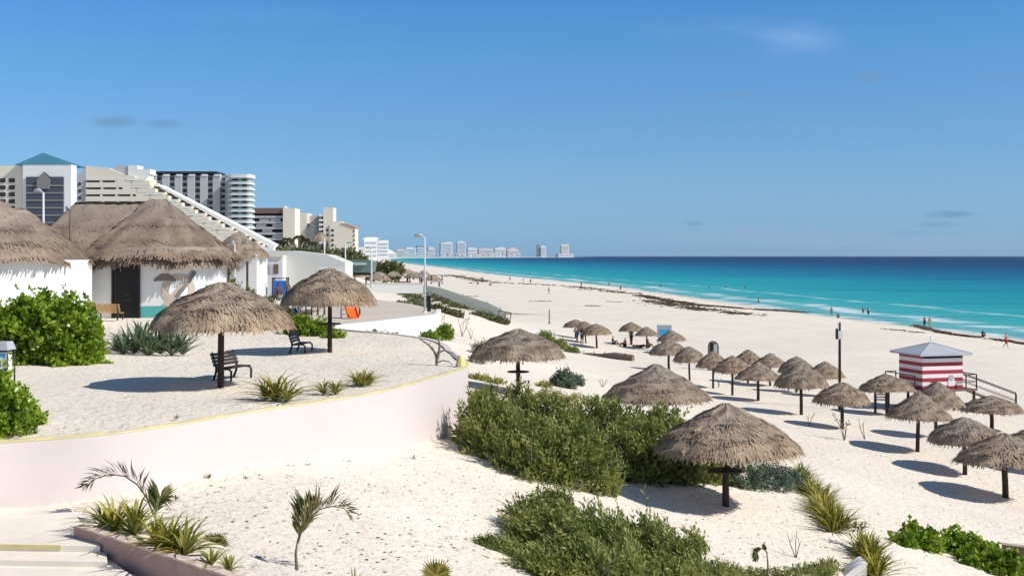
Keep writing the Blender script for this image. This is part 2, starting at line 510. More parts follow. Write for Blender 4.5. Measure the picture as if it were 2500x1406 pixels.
off = np.r_[np.arange(-60, 0, 6.0), np.arange(0, 30, 1.5), np.geomspace(30, 45000, 90)]
YY = np.r_[-300, -100, np.arange(0, 400, 20), np.geomspace(400, 30000, 110)]
rows = []; of = []
for Y in YY:
    rows.append(np.c_[float(shore(Y)) + off, np.full(len(off), Y), np.zeros(len(off))]); of.append(off)
V = np.concatenate(rows); nx = len(off)
i, j = np.meshgrid(np.arange(len(YY) - 1), np.arange(nx - 1), indexing='ij')
a = (i * nx + j).ravel()
sea = mesh_np('sea', V, np.c_[a, a + 1, a + nx + 1, a + nx], M_sea, smooth=True)
ad = sea.data.attributes.new('offshore', 'FLOAT', 'POINT'); 
vv = np.zeros(len(sea.data.vertices) * 3, np.float32); sea.data.vertices.foreach_get('co', vv); vv = vv.reshape(-1, 3)
# distance to the nearest point of the waterline
ss = np.r_[np.linspace(0, 600, 120), np.geomspace(600, 8000, 160)]
sp = np.c_[shore(ss), ss]
dist = np.sqrt(((vv[:, None, :2] - sp[None]) ** 2).sum(-1)).min(1)
sgn = np.where(vv[:, 0] >= shore(vv[:, 1]), 1, -1)
ad.data.foreach_set('value', (dist * sgn).astype(np.float32))
tag(sea, 'turquoise to navy sea', None, None, 'structure')
# ------------------------------------------------------------------ thatch
def strands(P0, D, N, L, W, lift, tint):
    """one thin tapering blade per row; P0 root, D run direction, N surface normal"""
    S_ = np.cross(D, N); S_ /= np.linalg.norm(S_, axis=1)[:, None] + 1e-9
    L = L[:, None]; W = W[:, None]; lift = lift[:, None]
    a = P0 - S_ * W / 2 + N * .006; b = P0 + S_ * W / 2 + N * .006
    c = P0 + D * L + N * lift + S_ * W * .32; d = P0 + D * L + N * lift - S_ * W * .32
    V = np.stack([a, b, c, d], 1).reshape(-1, 3)
    Fc = np.arange(len(V)).reshape(-1, 4)
    return V, Fc, tint
def roof_mesh(name, eave, top, n, L, W, mat, parent, seed=1, nt=56, droop=.14, conc=0.0, patch=True, hang=1.0):
    """thatched roof between an eave loop eave(a) and a ridge top(a); a in 0..1 runs round it"""
    rs = np.random.RandomState(seed)
    ph = rs.rand(6) * 6.28
    def surf(a, s):
        e = eave(a); r = top(a)
        lump = 1 + (.022 * np.sin(a * 6.283 * 3 + ph[0]) + .018 * np.sin(a * 6.283 * 7 + ph[5]) + .014 * np.sin(a * 6.283 * 13 + ph[1])) * s
        w = (s * (1 - conc) + conc * s ** 1.5) * lump
        p = r * (1 - w[:, None]) + e * w[:, None]
        h = r[:, 2] - e[:, 2]
        p[:, 2] = r[:, 2] - h * ((1 - droop) * s ** (1 - conc * .25) + droop * s ** 7) + .02 * np.sin(s * 17 + a * 40 + ph[2]) * (s < .97)
        return p
    ns = 12
    aa = np.linspace(0, 1, nt, endpoint=False)
    rows = [surf(aa, np.full(nt, s)) for s in np.linspace(0, 1, ns) ** .9]
    rim = rows[-1].copy(); rim[:, 2] -= .07 + .02 * rs.rand(nt)
    inner = []
    for s in (.97, .5, 0):
        q = surf(aa, np.full(nt, s)); q[:, 2] -= .13; inner.append(q)
    allr = rows + [rim] + inner
    V = np.concatenate(allr); m = len(allr)
    Fc = np.array([(i * nt + (k + 1) % nt, i * nt + k, (i + 1) * nt + k, (i + 1) * nt + (k + 1) % nt) for i in range(m - 1) for k in range(nt)])
    t0 = rs.rand(len(Fc)) * .2 + .5
    a = rs.rand(n); s = np.sqrt(rs.rand(n)) * .995
    nf = int(n * .22 * hang)
    s[:nf] = .94 + rs.rand(nf) * .06
    p = surf(a, s); q = surf(a, np.minimum(s + .02, 1.02)); q2 = surf((a + .004) % 1, s)
    D = q - p; D /= np.linalg.norm(D, axis=1)[:, None] + 1e-9
    T2 = q2 - p; N = np.cross(T2, D); N /= np.linalg.norm(N, axis=1)[:, None] + 1e-9
    N[N[:, 2] < 0] *= -1
    T2 /= np.linalg.norm(T2, axis=1)[:, None] + 1e-9
    D = D + T2 * rs.randn(n, 1) * .16
    D[:nf, 2] -= .25 + .45 * rs.rand(nf)
    D /= np.linalg.norm(D, axis=1)[:, None]
    Ls = L * (.5 + rs.rand(n)); Ls[:nf] *= .5
    lift = .004 + .022 * rs.rand(n) ** 3
    nz = np.sin(a * 31 + ph[3]) * np.sin(s * 9 + ph[4]) * .22 + np.sin(a * 75 + s * 7) * .12
    ring = np.exp(-((s - .47 - .04 * np.sin(a * 19 + ph[2])) / .022) ** 2) + .8 * np.exp(-((s - .76 - .03 * np.sin(a * 25 + ph[1])) / .018) ** 2)
    tint = np.clip(.38 + rs.rand(n) * .24 + nz * 1.0 - .10 * (s < .10) - .30 * ring * (rs.rand(n) < .8), 0, 1)
    lift = lift + .03 * np.exp(-((s - .44) / .03) ** 2) + .03 * np.exp(-((s - .73) / .03) ** 2)
    V2, F2, t2 = strands(p, D, N, Ls, W * (.5 + rs.rand(n)), lift, tint)
    V = np.concatenate([V, V2]); F2 = F2 + len(rows + [rim] + inner) * nt
    return mesh_np(name, V, np.concatenate([Fc, F2]), mat, parent, np.r_[t0, t2])
def canopy(parent, Rr, h, z0, n, seed, mat, L=.19, W=.05):
    e = lambda a: np.c_[Rr * np.cos(a * 6.2832), Rr * np.sin(a * 6.2832), np.full(len(a), z0 - h)]
    tp = lambda a: np.c_[.05 * np.cos(a * 6.2832), .05 * np.sin(a * 6.2832), np.full(len(a), z0)]
    return roof_mesh('thatch_canopy', e, tp, n, L, W, mat, parent, seed, 48, [.20, .30, .14, .26][seed % 4], [.02, .0, .10, .05][seed % 4], False)
def make_palapa(Rr, h, H, n, seed, mat, shelf=False, pw=.085, straight=0):
    t = thing('thatched_umbrella', 'x', 'beach umbrella', (0, 0, 0), 0)
    c = canopy(t, Rr, h, H, n, seed, mat)
    m = MB(); a = R.random() * 6
    m.tube([(0, 0, -.5), (.01, 0, .6), (-.01, .01, 1.3), (0, 0, H - .12)], [pw * 1.12, pw, pw * .95, pw * .8], 9)
    m.obj('post', M_wood, t, True)
    m = MB()
    for k in range(8):
        an = k * math.pi / 4 + .2
        m.bar((0, 0, H - .22), (Rr * .93 * math.cos(an), Rr * .93 * math.sin(an), H - h - .03), .045)
    m.obj('rafters', M_wood, t)
    if shelf:
        m = MB(); m.tube([(0, 0, .86), (0, 0, .9)], .42, 18)
        m.obj('round_shelf', M_wood, t)
    return t
HB, HS = 2.55, 2.4
protoB = [make_palapa(1.75, hh_, HB, 11000, sd_, mt_, sh_) for hh_, sd_, mt_, sh_ in ((1.02, 1, M_thatch, False), (1.0, 5, M_thatch, True), (1.02, 9, M_thatch2, True), (1.08, 10, M_thatch2, False), (1.08, 12, M_thatch, True))]
protoS = [make_palapa(1.33, hh_, HS, 4200, sd_, mt_) for hh_, sd_, mt_ in ((.92, 21, M_thatch2), (.98, 22, M_thatch2), (.86, 23, M_thatch), (.95, 24, M_thatch), (1.0, 25, M_thatch2), (.9, 26, M_thatch2), (.94, 27, M_thatch))]
GB = 'large thatched umbrellas on the terrace and dune'
GS = 'thatched umbrellas standing on the open beach'
def place_pal(proto, R0, H0, px, by, ay, w, fn, label, group, tilt=(0, 0), py=None):
    p = fn(px, by)
    s = p.y / F
    r = dup(proto, p, (tilt[0], tilt[1], R.random() * 6.28), (w * s / 2 / R0 * .97, w * s / 2 / R0 * .97, (by - ay) * s / H0), label, group)
    return r
BIGS = [(0, 540, 945, 690, 345, T, 'large grey brown thatched umbrella on the terrace casting a long shadow, bench beside its post'),
        (1, 805, 862, 655, 235, T, 'thatched umbrella with a small round shelf on its post in front of the orange slide'),
        (2, 1265, 962, 803, 232, G, 'thatched umbrella on the dune right of the retaining wall corner, small shelf on its post'),
        (3, 1602, 1072, 889, 262, G, 'thatched umbrella half buried behind the big green bush, only its roof showing'),
        (4, 1772, 1235, 985, 352, G, 'nearest and largest thatched umbrella, dark post with a shelf, right of the big green bush')]
for k, px, by, ay, w, fn, lb in BIGS:
    place_pal(protoB[k], 1.75, HB, px, by, ay, w, fn, lb, GB)
SM = [(1405, 826, 780, 62, 'far thatched umbrella leftmost on the beach, people in its shade'),
      (1430, 838, 784, 56, 'far thatched umbrella in the middle of the leftmost close trio'),
      (1457, 850, 790, 74, 'far thatched umbrella rightmost of the leftmost close trio'),
      (1541, 842, 786, 60, 'far thatched umbrella with a dark figure at its post'),
      (1579, 851, 797, 58, 'far thatched umbrella just left of the blue panel sign'),
      (1641, 862, 806, 70, 'far thatched umbrella directly under the blue panel sign'),
      (1633, 905, 829, 94, 'thatched umbrella overlapping the one below the blue panel sign'),
      (1684, 928, 845, 78, 'thatched umbrella on a leaning post, between the blue panel and the grey booth'),
      (1741, 948, 857, 84, 'thatched umbrella right in front of the small grey booth'),
      (1826, 935, 853, 72, 'thatched umbrella peeking from behind, right of the grey booth, its post hidden'),
      (1788, 965, 868, 92, 'thatched umbrella, first of the front row right of the grey booth'),
      (1880, 942, 862, 88, 'thatched umbrella in the rear row with its post showing between two front ones'),
      (1851, 978, 884, 112, 'thatched umbrella in the front row overlapping two behind it, left of the tall pole'),
      (1944, 958, 870, 90, 'thatched umbrella peak rising behind the wide front one left of the tall pole'),
      (1956, 1012, 890, 130, 'wide thatched umbrella in the front row left of the tall dark pole'),
      (2014, 968, 882, 94, 'thatched umbrella touching the left side of the tall dark pole'),
      (2056, 1047, 933, 138, 'thatched umbrella at the foot of the tall dark pole'),
      (2166, 1012, 913, 132, 'thatched umbrella left of the striped lifeguard hut over a slatted rack'),
      (2284, 1066, 930, 124, 'thatched umbrella directly in front of the striped lifeguard hut'),
      (2240, 1102, 957, 154, 'thatched umbrella in front of and below the striped lifeguard hut, long thin post'),
      (2421, 1050, 965, 150, 'thatched umbrella at the low end of the lifeguard hut ramp'),
      (2356, 1157, 1018, 170, 'low thatched umbrella left behind the nearest one at the right edge'),
      (2455, 1217, 1058, 236, 'nearest thatched umbrella of the beach rows, cut by the right edge'),
      (2540, 1150, 1040, 180, 'thatched umbrella mostly outside the right edge, only a sliver of roof showing')]
for i, (px, by, ay, w, lb) in enumerate(SM):
    tilt = (0, 0)
    # the beach posts are long for the width of the roofs
    o = place_pal(protoS[(i * 3) % 7], 1.33, HS, px, by, ay, w, G, lb, GS, (R.uniform(-.045, .045), .07 if i == 7 else R.uniform(-.045, .045)))
for p_ in protoB + protoS:
    for c in list(p_.children):
        bpy.data.objects.remove(c)
    bpy.data.objects.remove(p_)

# ------------------------------------------------------------------ foliage
def unit(a):
    return a / (np.linalg.norm(a, axis=1)[:, None] + 1e-9)
def leaves_on(P0, D, L, nl, ll, lw, spread, rs, tb, up=.0, droop=0.0):
    n = len(P0)
    t = (np.arange(nl) + rs.rand(n, nl)) / nl
    base = P0[:, None] + D[:, None] * (L[:, None] * t)[..., None]
    rv = rs.randn(n, nl, 3)
    d = D[:, None] * (1 - spread * .5) + rv * spread * .6
    d[..., 2] += up
    d = d.reshape(-1, 3); d = unit(d)
    b = base.reshape(-1, 3); b[:, 2] -= droop * (t.ravel() ** 2)
    s = unit(np.cross(d, rs.randn(len(d), 3)))
    l = ll * (.6 + .8 * rs.rand(len(d)))[:, None]; w = lw * (.7 + .6 * rs.rand(len(d)))[:, None]
    nrm = unit(np.cross(d, s))
    V = np.stack([b, b + d * l * .5 + s * w / 2 + nrm * l * .05, b + d * l, b + d * l * .5 - s * w / 2 + nrm * l * .05], 1).reshape(-1, 3)
    tint = np.clip(np.repeat(tb, nl) * .7 + rs.rand(len(d)) * .3, 0, 1)
    return V, tint
def bush(name, label, cat, blobs, mat, n, nl, ll, lw, slen, spread=1.0, lean=(0, 0, 0), upw=.5, seed=1, group=None, parent_loc=None, zmin=-.05, twig=False, inner=.6, bare=0):
    """blobs: (centre, rx, ry, rz). Sprigs of leaves fill each half-ellipsoid, dense outside, open edge"""
    rs = np.random.RandomState(seed)
    c0 = Vector(blobs[0][0])
    root = thing(name, label, cat, c0, 0, group)
    vol = np.array([b[1] * b[2] + b[1] * b[3] for b in blobs]); vol = vol / vol.sum()
    Vs = []; ts = []
    tw = MB()
    for (c, rx, ry, rz), f in zip(blobs, vol):
        k = max(8, int(n * f))
        d = unit(rs.randn(k, 3)); d[:, 2] = np.abs(d[:, 2]) * 1.0 - .05
        d = unit(d)
        u = (inner + (1 - inner) * rs.rand(k) ** .45) * np.where(rs.rand(k) < .07, 1 + .32 * rs.rand(k), 1)
        wob = 1 + .16 * np.sin(d[:, 0] * 7 + seed) * np.cos(d[:, 1] * 6 + seed * 2) + .10 * np.sin(d[:, 2] * 13 + d[:, 0] * 9)
        rr = np.array([rx, ry, rz])
        p = np.array(c) - np.array(c0) + d * rr * (u * wob)[:, None]
        dirs = unit(d * .7 + np.array([0, 0, upw]) + np.array(lean) + rs.randn(k, 3) * .28)
        L = slen * (.5 + rs.rand(k))
        base = p - dirs * L[:, None] * .75
        wp = p + np.array(c0)
        tb = np.clip(.45 + .34 * np.sin(wp[:, 0] * 4.1 + seed * 1.3) * np.sin(wp[:, 1] * 2.7 + wp[:, 2] * 5) + .16 * np.sin(wp[:, 0] * 11 + wp[:, 2] * 9) + rs.randn(k) * .2, 0, 1)
        V, t_ = leaves_on(base, dirs, L, nl, ll, lw, spread, rs, tb, .1)
        Vs.append(V); ts.append(t_)
        if twig:
            for q in range(min(26, k // 6)):
                e = base[q] + dirs[q] * L[q] * .6
                b0 = np.array(c) - np.array(c0) + np.array([d[q, 0] * rx * .2, d[q, 1] * ry * .2, -.15])
                tw.tube([b0, (b0 + e) / 2 + np.array([0, 0, -.03]), e], [.018, .012, .005], 4, cap=False)
    V = np.concatenate(Vs); V[:, 2] = V[:, 2]
    mesh_np('foliage', V, np.arange(len(V)).reshape(-1, 4), mat, root, np.concatenate(ts))
    if twig: tw.obj('branches', M_twig, root)
    for q in range(bare):
        c, rx, ry, rz = blobs[q % len(blobs)]; a_ = rs.rand() * 3.14 + 3.14
        b0 = np.array(c) - np.array(c0) + np.array([math.cos(a_) * rx * .5, math.sin(a_) * ry * .6, rz * .1])
        e_ = np.array(c) - np.array(c0) + np.array([math.cos(a_) * rx * 1.12, math.sin(a_) * ry * 1.15, rz * (.35 + .75 * rs.rand())])
        m_ = (b0 + e_) / 2 + np.array([0, 0, -.08]); t2 = e_ + np.array([lean[0] * .3 - .05, -.04, .12])
        mb = MB(); mb.tube([b0, m_, e_, t2], [.016, .013, .008, .003], 5, cap=False); mb.tube([m_, m_ + np.array([-.1, -.06, .16])], [.007, .003], 4, cap=False); mb.obj('branch', M_drytwig, root)
    return root
M_twig = paint('twig_bark', (.13, .095, .07), .9, .3, 6, .3)
M_drytwig = paint('dry_grey_bark', (.21, .175, .145), .9, .3, 6, .3)
M_leafA = tinted('green_bush_leaves', [(0, (.085, .11, .024)), (.4, (.21, .245, .055)), (.8, (.36, .38, .11)), (1, (.50, .48, .18))], .5, .35, .3)
M_leafB = tinted('bright_round_leaves', [(0, (.08, .15, .01)), (.5, (.22, .34, .018)), (1, (.40, .50, .05))], .36, .5, .3)
M_leafT = tinted('grey_green_leaves', [(0, (.05, .085, .05)), (.5, (.13, .19, .12)), (1, (.24, .30, .21))], .6, .25, .15)
M_leafY = tinted('yellow_green_blades', [(0, (.09, .11, .015)), (.45, (.25, .26, .04)), (.8, (.46, .38, .06)), (1, (.52, .30, .09))], .55, .3, .2)
M_leafG = tinted('blue_green_blades', [(0, (.04, .07, .035)), (.6, (.12, .18, .085)), (1, (.28, .33, .16))], .45, .4, .15)
M_leafP = tinted('dusty_palm_leaflets', [(0, (.05, .055, .02)), (.5, (.12, .13, .04)), (.85, (.22, .20, .06)), (1, (.30, .20, .11))], .6, .3, .15)
M_leafD = tinted('olive_dune_leaves', [(0, (.06, .07, .025)), (.5, (.15, .165, .06)), (1, (.29, .27, .14))], .7, .2, .12)
M_dead = tinted('dry_brown_leaves', [(0, (.10, .07, .045)), (.6, (.22, .16, .10)), (1, (.34, .27, .18))], .8, .1)
def bl(fn, px, py, rx, ry, rz, dy=0.0, dz=0.0):
    p = fn(px, py)
    return ((p.x, p.y + dy, p.z + dz), rx, ry, rz)
# the two foreground masses
bush('dune_shrub', 'largest dark green feathery shrub in the centre, right of the pink wall corner', 'shrub',
     [bl(G, 1215, 1120, .92, .9, 1.35), bl(G, 1300, 1160, 1.0, .9, 1.3), bl(G, 1410, 1185, 1.05, .9, 1.35), bl(G, 1330, 1100, 1.2, .9, 1.35), bl(G, 1465, 1110, 1.3, 1.0, 1.5), bl(G, 1180, 1095, .75, .7, 1.45), bl(G, 1260, 1085, .9, .8, 1.55)],
     M_leafA, 4300, 12, .135, .046, .5, .72, (-.15, -.1, 0), .9, 3, bare=12)
bush('dune_shrub', 'dark green shrub behind the shadow, between the big shrub and the nearest umbrella', 'shrub',
     [bl(G, 1545, 1165, .95, .8, 1.35), bl(G, 1635, 1170, .9, .8, 1.3), bl(G, 1715, 1170, .8, .7, 1.05), bl(G, 1600, 1110, 1.2, .9, 1.35)],
     M_leafA, 2800, 12, .13, .048, .4, .85, (-.1, -.1, 0), .6, 8, bare=7)
bush('dune_shrub', 'low sprawling green shrub at the bottom edge with sprays leaning left', 'shrub',
     [bl(G, 1440, 1385, .85, .8, .95), bl(G, 1540, 1375, .85, .7, .85), bl(G, 1330, 1330, .75, .5, .62), bl(G, 1280, 1300, .42, .35, .40), bl(G, 1640, 1395, .6, .5, .5), bl(G, 1400, 1420, 1.2, .6, .6), bl(G, 1600, 1420, 1.0, .5, .4), bl(G, 1400, 1290, .5, .4, .45), bl(G, 1290, 1290, .42, .35, .3, 0, .25), bl(G, 1350, 1265, .4, .35, .25, 0, .3), bl(G, 1690, 1345, .3, .3, .42), bl(G, 1600, 1330, .4, .3, .45)],
     M_leafA, 3200, 12, .115, .038, .55, .62, (-.6, -.1, 0), .35, 13, bare=12)
bush('creeping_shrub', 'flat dark green creeping shrub spreading left under the leaning sprays', 'shrub',
     [bl(G, 1215, 1335, .42, .35, .16), bl(G, 1290, 1365, .55, .35, .22), bl(G, 1365, 1400, .5, .35, .25), bl(G, 1180, 1325, .22, .2, .08)],
     M_leafA, 900, 10, .06, .024, .22, .8, (-.5, 0, 0), .1, 15)
bush('creeping_shrub', 'long low green creeping shrub along the bottom edge right of the big sprays', 'shrub',
     [bl(G, 1740, 1400, .55, .35, .22), bl(G, 1820, 1408, .5, .3, .16), bl(G, 1900, 1410, .55, .3, .16), bl(G, 1980, 1402, .5, .3, .2), bl(G, 2025, 1392, .3, .25, .22)],
     M_leafA, 900, 10, .06, .026, .24, .8, (.1, 0, 0), .3, 16)
bush('dune_shrub', 'yellowish scrub squeezed between the pink wall corner and the largest shrub', 'shrub',
     [bl(G, 1140, 1050, .35, .4, .5), bl(G, 1160, 1020, .45, .4, .75), bl(G, 1180, 1000, .5, .4, .7)], M_leafY, 420, 10, .10, .035, .35, .9, (-.2, 0, 0), .5, 19)
bush('grey_green_shrub', 'blue grey green shrub under the right side of the nearest umbrella', 'shrub',
     [bl(G, 1815, 1190, .55, .6, .8), bl(G, 1880, 1195, .65, .6, .78), bl(G, 1940, 1195, .4, .5, .6)],
     M_leafT, 1000, 12, .075, .03, .28, 1.0, (0, 0, 0), .4, 21)
bush('hedge', 'big bright green round leaved hedge in front of the left white hut', 'hedge',
     [bl(T, 40, 885, 1.2, 1.0, 1.7), bl(T, 150, 888, 1.05, .9, 1.72), bl(T, 205, 872, .55, .7, 1.45), bl(T, -80, 880, 1.3, 1.1, 1.75), bl(T, 95, 850, 1.2, .9, 1.7)],
     M_leafB, 7000, 7, .15, .105, .2, 1.2, (0, 0, 0), .35, 31, bare=4)
bush('hedge', 'bright green hedge corner at the lower left edge above the pink wall', 'hedge',
     [bl(T, -20, 1060, .62, .5, 1.05), bl(T, 45, 1035, .33, .35, .55), bl(T, 85, 1032, .2, .2, .22)],
     M_leafB, 1500, 8, .09, .06, .2, 1.1, (0, 0, 0), .35, 33)
bush('sea_grape', 'round leaved sea grape shrub spreading at the lower right corner', 'shrub',
     [bl(G, 2260, 1335, .5, .45, .5), bl(G, 2340, 1350, .6, .5, .55), bl(G, 2400, 1385, .65, .5, .55), bl(G, 2470, 1410, .6, .5, .6), bl(G, 2205, 1328, .3, .25, .25), bl(G, 2220, 1310, .18, .18, .45)],
     M_leafB, 560, 6, .15, .13, .30, 1.2, (-.1, 0, 0), .3, 35)
bush('hedge', 'dark green sloping hedge right of the main hut, behind the large terrace umbrella', 'hedge',
     [((-14.5 + k * .75, (47 + k * .4) * YS, ZC - 3.0 - k * .10), .8, .8, 2.25 - k * .33) for k in range(6)],
     M_leafD, 3000, 8, .12, .08, .3, 1.0, (0, 0, 0), .3, 41)
bush('leafy_shrub', 'broad leaved green shrub under the slide umbrella, left of its post', 'shrub',
     [bl(T, 730, 815, .55, .5, .62), bl(T, 775, 818, .6, .5, .55), bl(T, 815, 824, .4, .35, .25)],
     M_leafB, 800, 7, .11, .07, .26, 1.1, (0, 0, 0), .3, 43)
bush('leafy_shrub', 'low dark green shrub strip in front of the white plaza wall', 'shrub',
     [((-5.6, 39.6 * YS, ZC - 3.45), .55, .4, .42), ((-4.9, 39.0 * YS, ZC - 3.5), .5, .4, .42), ((-4.2, 38.4 * YS, ZC - 3.6), .45, .4, .38)],
     M_leafA, 700, 8, .09, .055, .2, 1.0, (0, 0, 0), .3, 45)
bush('leafy_shrub', 'small rounded green shrub at the right foot of the white plaza wall', 'shrub',
     [((-3.25, 38.0 * YS, ZC - 3.35), .42, .4, .42)], M_leafB, 320, 8, .08, .05, .2, 1.0, (0, 0, 0), .3, 46)
bush('leafy_shrub', 'bright green rounded shrub just past the right end of the white plaza wall', 'shrub',
     [((-3.0, 43.5 * YS, ZC - 3.65), .42, .4, .62)], M_leafB, 320, 8, .08, .06, .2, 1.0, (0, 0, 0), .3, 47)
bush('dune_bush', 'lone dark green bush on the slope behind the umbrella by the wall corner', 'shrub',
     [bl(G, 1330, 838, .9, .8, 1.15), bl(G, 1362, 850, .9, .8, .85), bl(G, 1395, 860, .7, .6, .5)], M_leafA, 800, 8, .17, .07, .4, .9, (.1, 0, 0), .3, 51)
bush('dune_bush', 'grey green bush on the dune right of the umbrella by the wall corner', 'shrub',
     [bl(G, 1375, 945, .6, .5, .8), bl(G, 1405, 940, .4, .4, .5)], M_leafT, 500, 9, .12, .05, .3, .9, (0, 0, 0), .4, 53)
bush('dune_bush', 'twiggy olive bush behind the left rim of the umbrella by the wall corner', 'shrub',
     [bl(G, 1180, 868, .7, .6, .75), bl(G, 1165, 885, .5, .5, .4)], M_leafD, 330, 8, .12, .03, .4, .7, (-.3, 0, 0), .3, 55)
bush('dune_bush', 'low yellow green scrub between two umbrellas above the big shrub', 'shrub',
     [bl(G, 1340, 975, .6, .5, .42), bl(G, 1400, 985, .7, .5, .38), bl(G, 1290, 990, .5, .4, .3), bl(G, 1450, 990, .5, .4, .3)], M_leafY, 560, 8, .09, .035, .3, .9, (0, 0, 0), .4, 57)
bush('dune_bush', 'low patchy green scrub at the foot of the retaining wall corner', 'shrub',
     [bl(G, 1165, 925, .55, .5, .2), bl(G, 1205, 935, .5, .4, .18), bl(G, 1325, 945, .4, .4, .25)], M_leafY, 260, 8, .10, .04, .2, .9, (0, 0, 0), .3, 58)

def blades(name, label, cat, spots, mat, nb, L, w, arch=.5, seed=1, group=None, parts='blades', spiky=1.0):
    """rosettes of arching strap leaves at the given points"""
    rs = np.random.RandomState(seed)
    c0 = Vector(spots[0][0]); root = thing(name, label, cat, c0, 0, group)
    Vs = []; Fs = []; ts = []; o = 0
    for (c, sc) in spots:
        for k in range(nb):
            an = rs.rand() * 6.283; el = rad(25 + 62 * rs.rand() ** .8); l = L * sc * (.55 + .6 * rs.rand())
            hd = np.array([math.cos(an), math.sin(an), 0]); side = np.array([-hd[1], hd[0], 0])
            c_ = np.array(c) - np.array(c0) + hd * .03 * sc
            ns = 5; tb = rs.rand()
            for i in range(ns + 1):
                s = i / ns
                e2 = el - arch * 1.9 * s * s
                p = c_ + l * (hd * (math.cos(el) * s + .25 * arch * s * s) + np.array([0, 0, 1]) * (math.sin(el) * s - arch * .62 * s * s))
                ww = w * sc * (1 - s ** 1.6) * (.55 + .6 * min(1, s * 3)) + .003
                Vs += [p - side * ww / 2 + np.array([0, 0, ww * .25]), p, p + side * ww / 2 + np.array([0, 0, ww * .25])]
            for i in range(ns):
                b = o + 3 * i
                Fs += [(b, b + 1, b + 4, b + 3), (b + 1, b + 2, b + 5, b + 4)]; ts += [np.clip(tb * .75 + .25 * i / ns, 0, 1)] * 2
            o += 3 * (ns + 1)
    mesh_np(parts, np.array(Vs), np.array(Fs), mat, root, ts)
    return root
blades('spider_lily', 'dark blue green strap leaved clump between the hedge and the large terrace umbrella', 'plant',
       [(T(px, py), s) for px, py, s in [(300, 866, .9), (330, 862, 1.1), (362, 868, 1.1), (392, 864, 1.15), (420, 868, 1.0), (446, 866, .95), (345, 850, 1.2), (405, 850, 1.2), (440, 855, 1.0), (315, 852, 1.0), (285, 858, .7), (375, 856, 1.2)]], M_leafG, 28, 1.2, .085, .42, 3)
blades('strap_plant', 'largest spiky yellow green plant on the terrace near the yellow wall edge', 'plant', [(T(672, 978), 1.0), (T(700, 980), .8), (T(650, 975), .7)], M_leafY, 44, 1.15, .055, .7, 4, 'spiky plants along the terrace edge')
blades('strap_plant', 'low yellowish spiky plant in the middle of the three by the terrace edge', 'plant', [(T(790, 962), .7), (T(820, 962), .75)], M_leafY, 38, .95, .05, .85, 5, 'spiky plants along the terrace edge')
blades('strap_plant', 'bushy spiky olive plant, rightmost of the three by the terrace edge', 'plant', [(T(885, 942), .9), (T(872, 940), .7), (T(900, 940), .7)], M_leafY, 50, .9, .042, .7, 6, 'spiky plants along the terrace edge')
blades('strap_plant', 'sparse spiky tuft beside the hedge corner at the lower left edge', 'plant', [(T(25, 1070), .6), (T(50, 1068), .5)], M_leafP, 7, .4, .03, .6, 7)

# yellow fern hedges
def fern_row(label, pts, seed, h=.4):
    sp = []
    rs = random.Random(seed)
    for (a, b) in zip(pts[:-1], pts[1:]):
        for k in range(5):
            s = (k + rs.random() * .6) / 5
            for q in range(2):
                p = G(a[0] + (b[0] - a[0]) * s + rs.uniform(-14, 14), a[1] + (b[1] - a[1]) * s + rs.uniform(-4, 6))
                sp.append((p, rs.uniform(.75, 1.2)))
    return blades('fern_hedge', label, 'plant', sp, M_leafY, 30, h * 1.25, .045, .5, seed)
fern_row('yellow and rust fern border curving down right of the nearest umbrella', [(1950, 1160), (1975, 1200), (2005, 1240), (2030, 1275), (2045, 1305)], 61, .66)
fern_row('yellow green fern clump at the bottom edge right of the white wall end', [(2118, 1345), (2130, 1375), (2140, 1420)], 62, .6)

# palms and saplings
def frond(MBs, c, pts, ll, rs, mat_t, w=.034):
    """pts: rachis polyline; leaflets both sides. returns arrays"""
    pts = [Vector(p) for p in pts]
    n = 40; V = []; Fs = []; ts = []
    cum = [0]
    for a, b in zip(pts[:-1], pts[1:]): cum.append(cum[-1] + (b - a).length)
    for k in range(n):
        s = (.12 + .88 * k / n) * cum[-1]
        i = max(j for j in range(len(pts) - 1) if cum[j] <= s + 1e-6)
        f = (s - cum[i]) / (cum[i + 1] - cum[i]); p = pts[i].lerp(pts[i + 1], f); d = (pts[i + 1] - pts[i]).normalized()
        side = d.cross(Vector((0, .45, 1))).normalized(); up = side.cross(d)
        for sg in (-1, 1):
            l = ll * (math.sin(3.14 * min(.97, .15 + .8 * k / n)) * .8 + .25) * rs.uniform(.75, 1.15)
            dr = (d * .8 + side * sg * .55 + up * rs.uniform(.0, 1.1)).normalized()
            e = p + dr * l + Vector((0, 0, -l * rs.uniform(.05, .3)))
            m = p.lerp(e, .5) + Vector((0, 0, l * .08))
            q = dr.cross(up).normalized() * w / 2
            b = len(V); V += [p, m + q, e, m - q]; Fs.append((b, b + 1, b + 2, b + 3)); ts.append(min(1, max(0, mat_t + rs.uniform(-.35, .35))))
    return V, Fs, ts
def palm(name, label, base, stem, fronds, ll, tints, stem_r=.02):
    rs = random.Random(int(base.x * 100))
    root = thing(name, label, 'palm', base)
    m = MB()
    m.tube(stem, [stem_r * (1.4 - .8 * i / max(1, len(stem) - 1)) for i in range(len(stem))], 6)
    m.obj('stem', M_drytwig, root, True)
    for fr, tn in zip(fronds, tints):
        m = MB(); m.tube(fr, [.012 * (1.1 - i / len(fr)) + .002 for i in range(len(fr))], 5, cap=False, tint=.6)
        V, Fs, ts = frond(None, None, fr, ll, rs, tn)
        for f, tt in zip(Fs, ts): m.add([V[i] for i in f], [(0, 1, 2, 3)], 0, tt)
        m.obj('frond', M_leafP, root)
    return root
b0 = G(380, 1292); b0.z = max(b0.z, ZC - 4.3)
k = b0.y / F
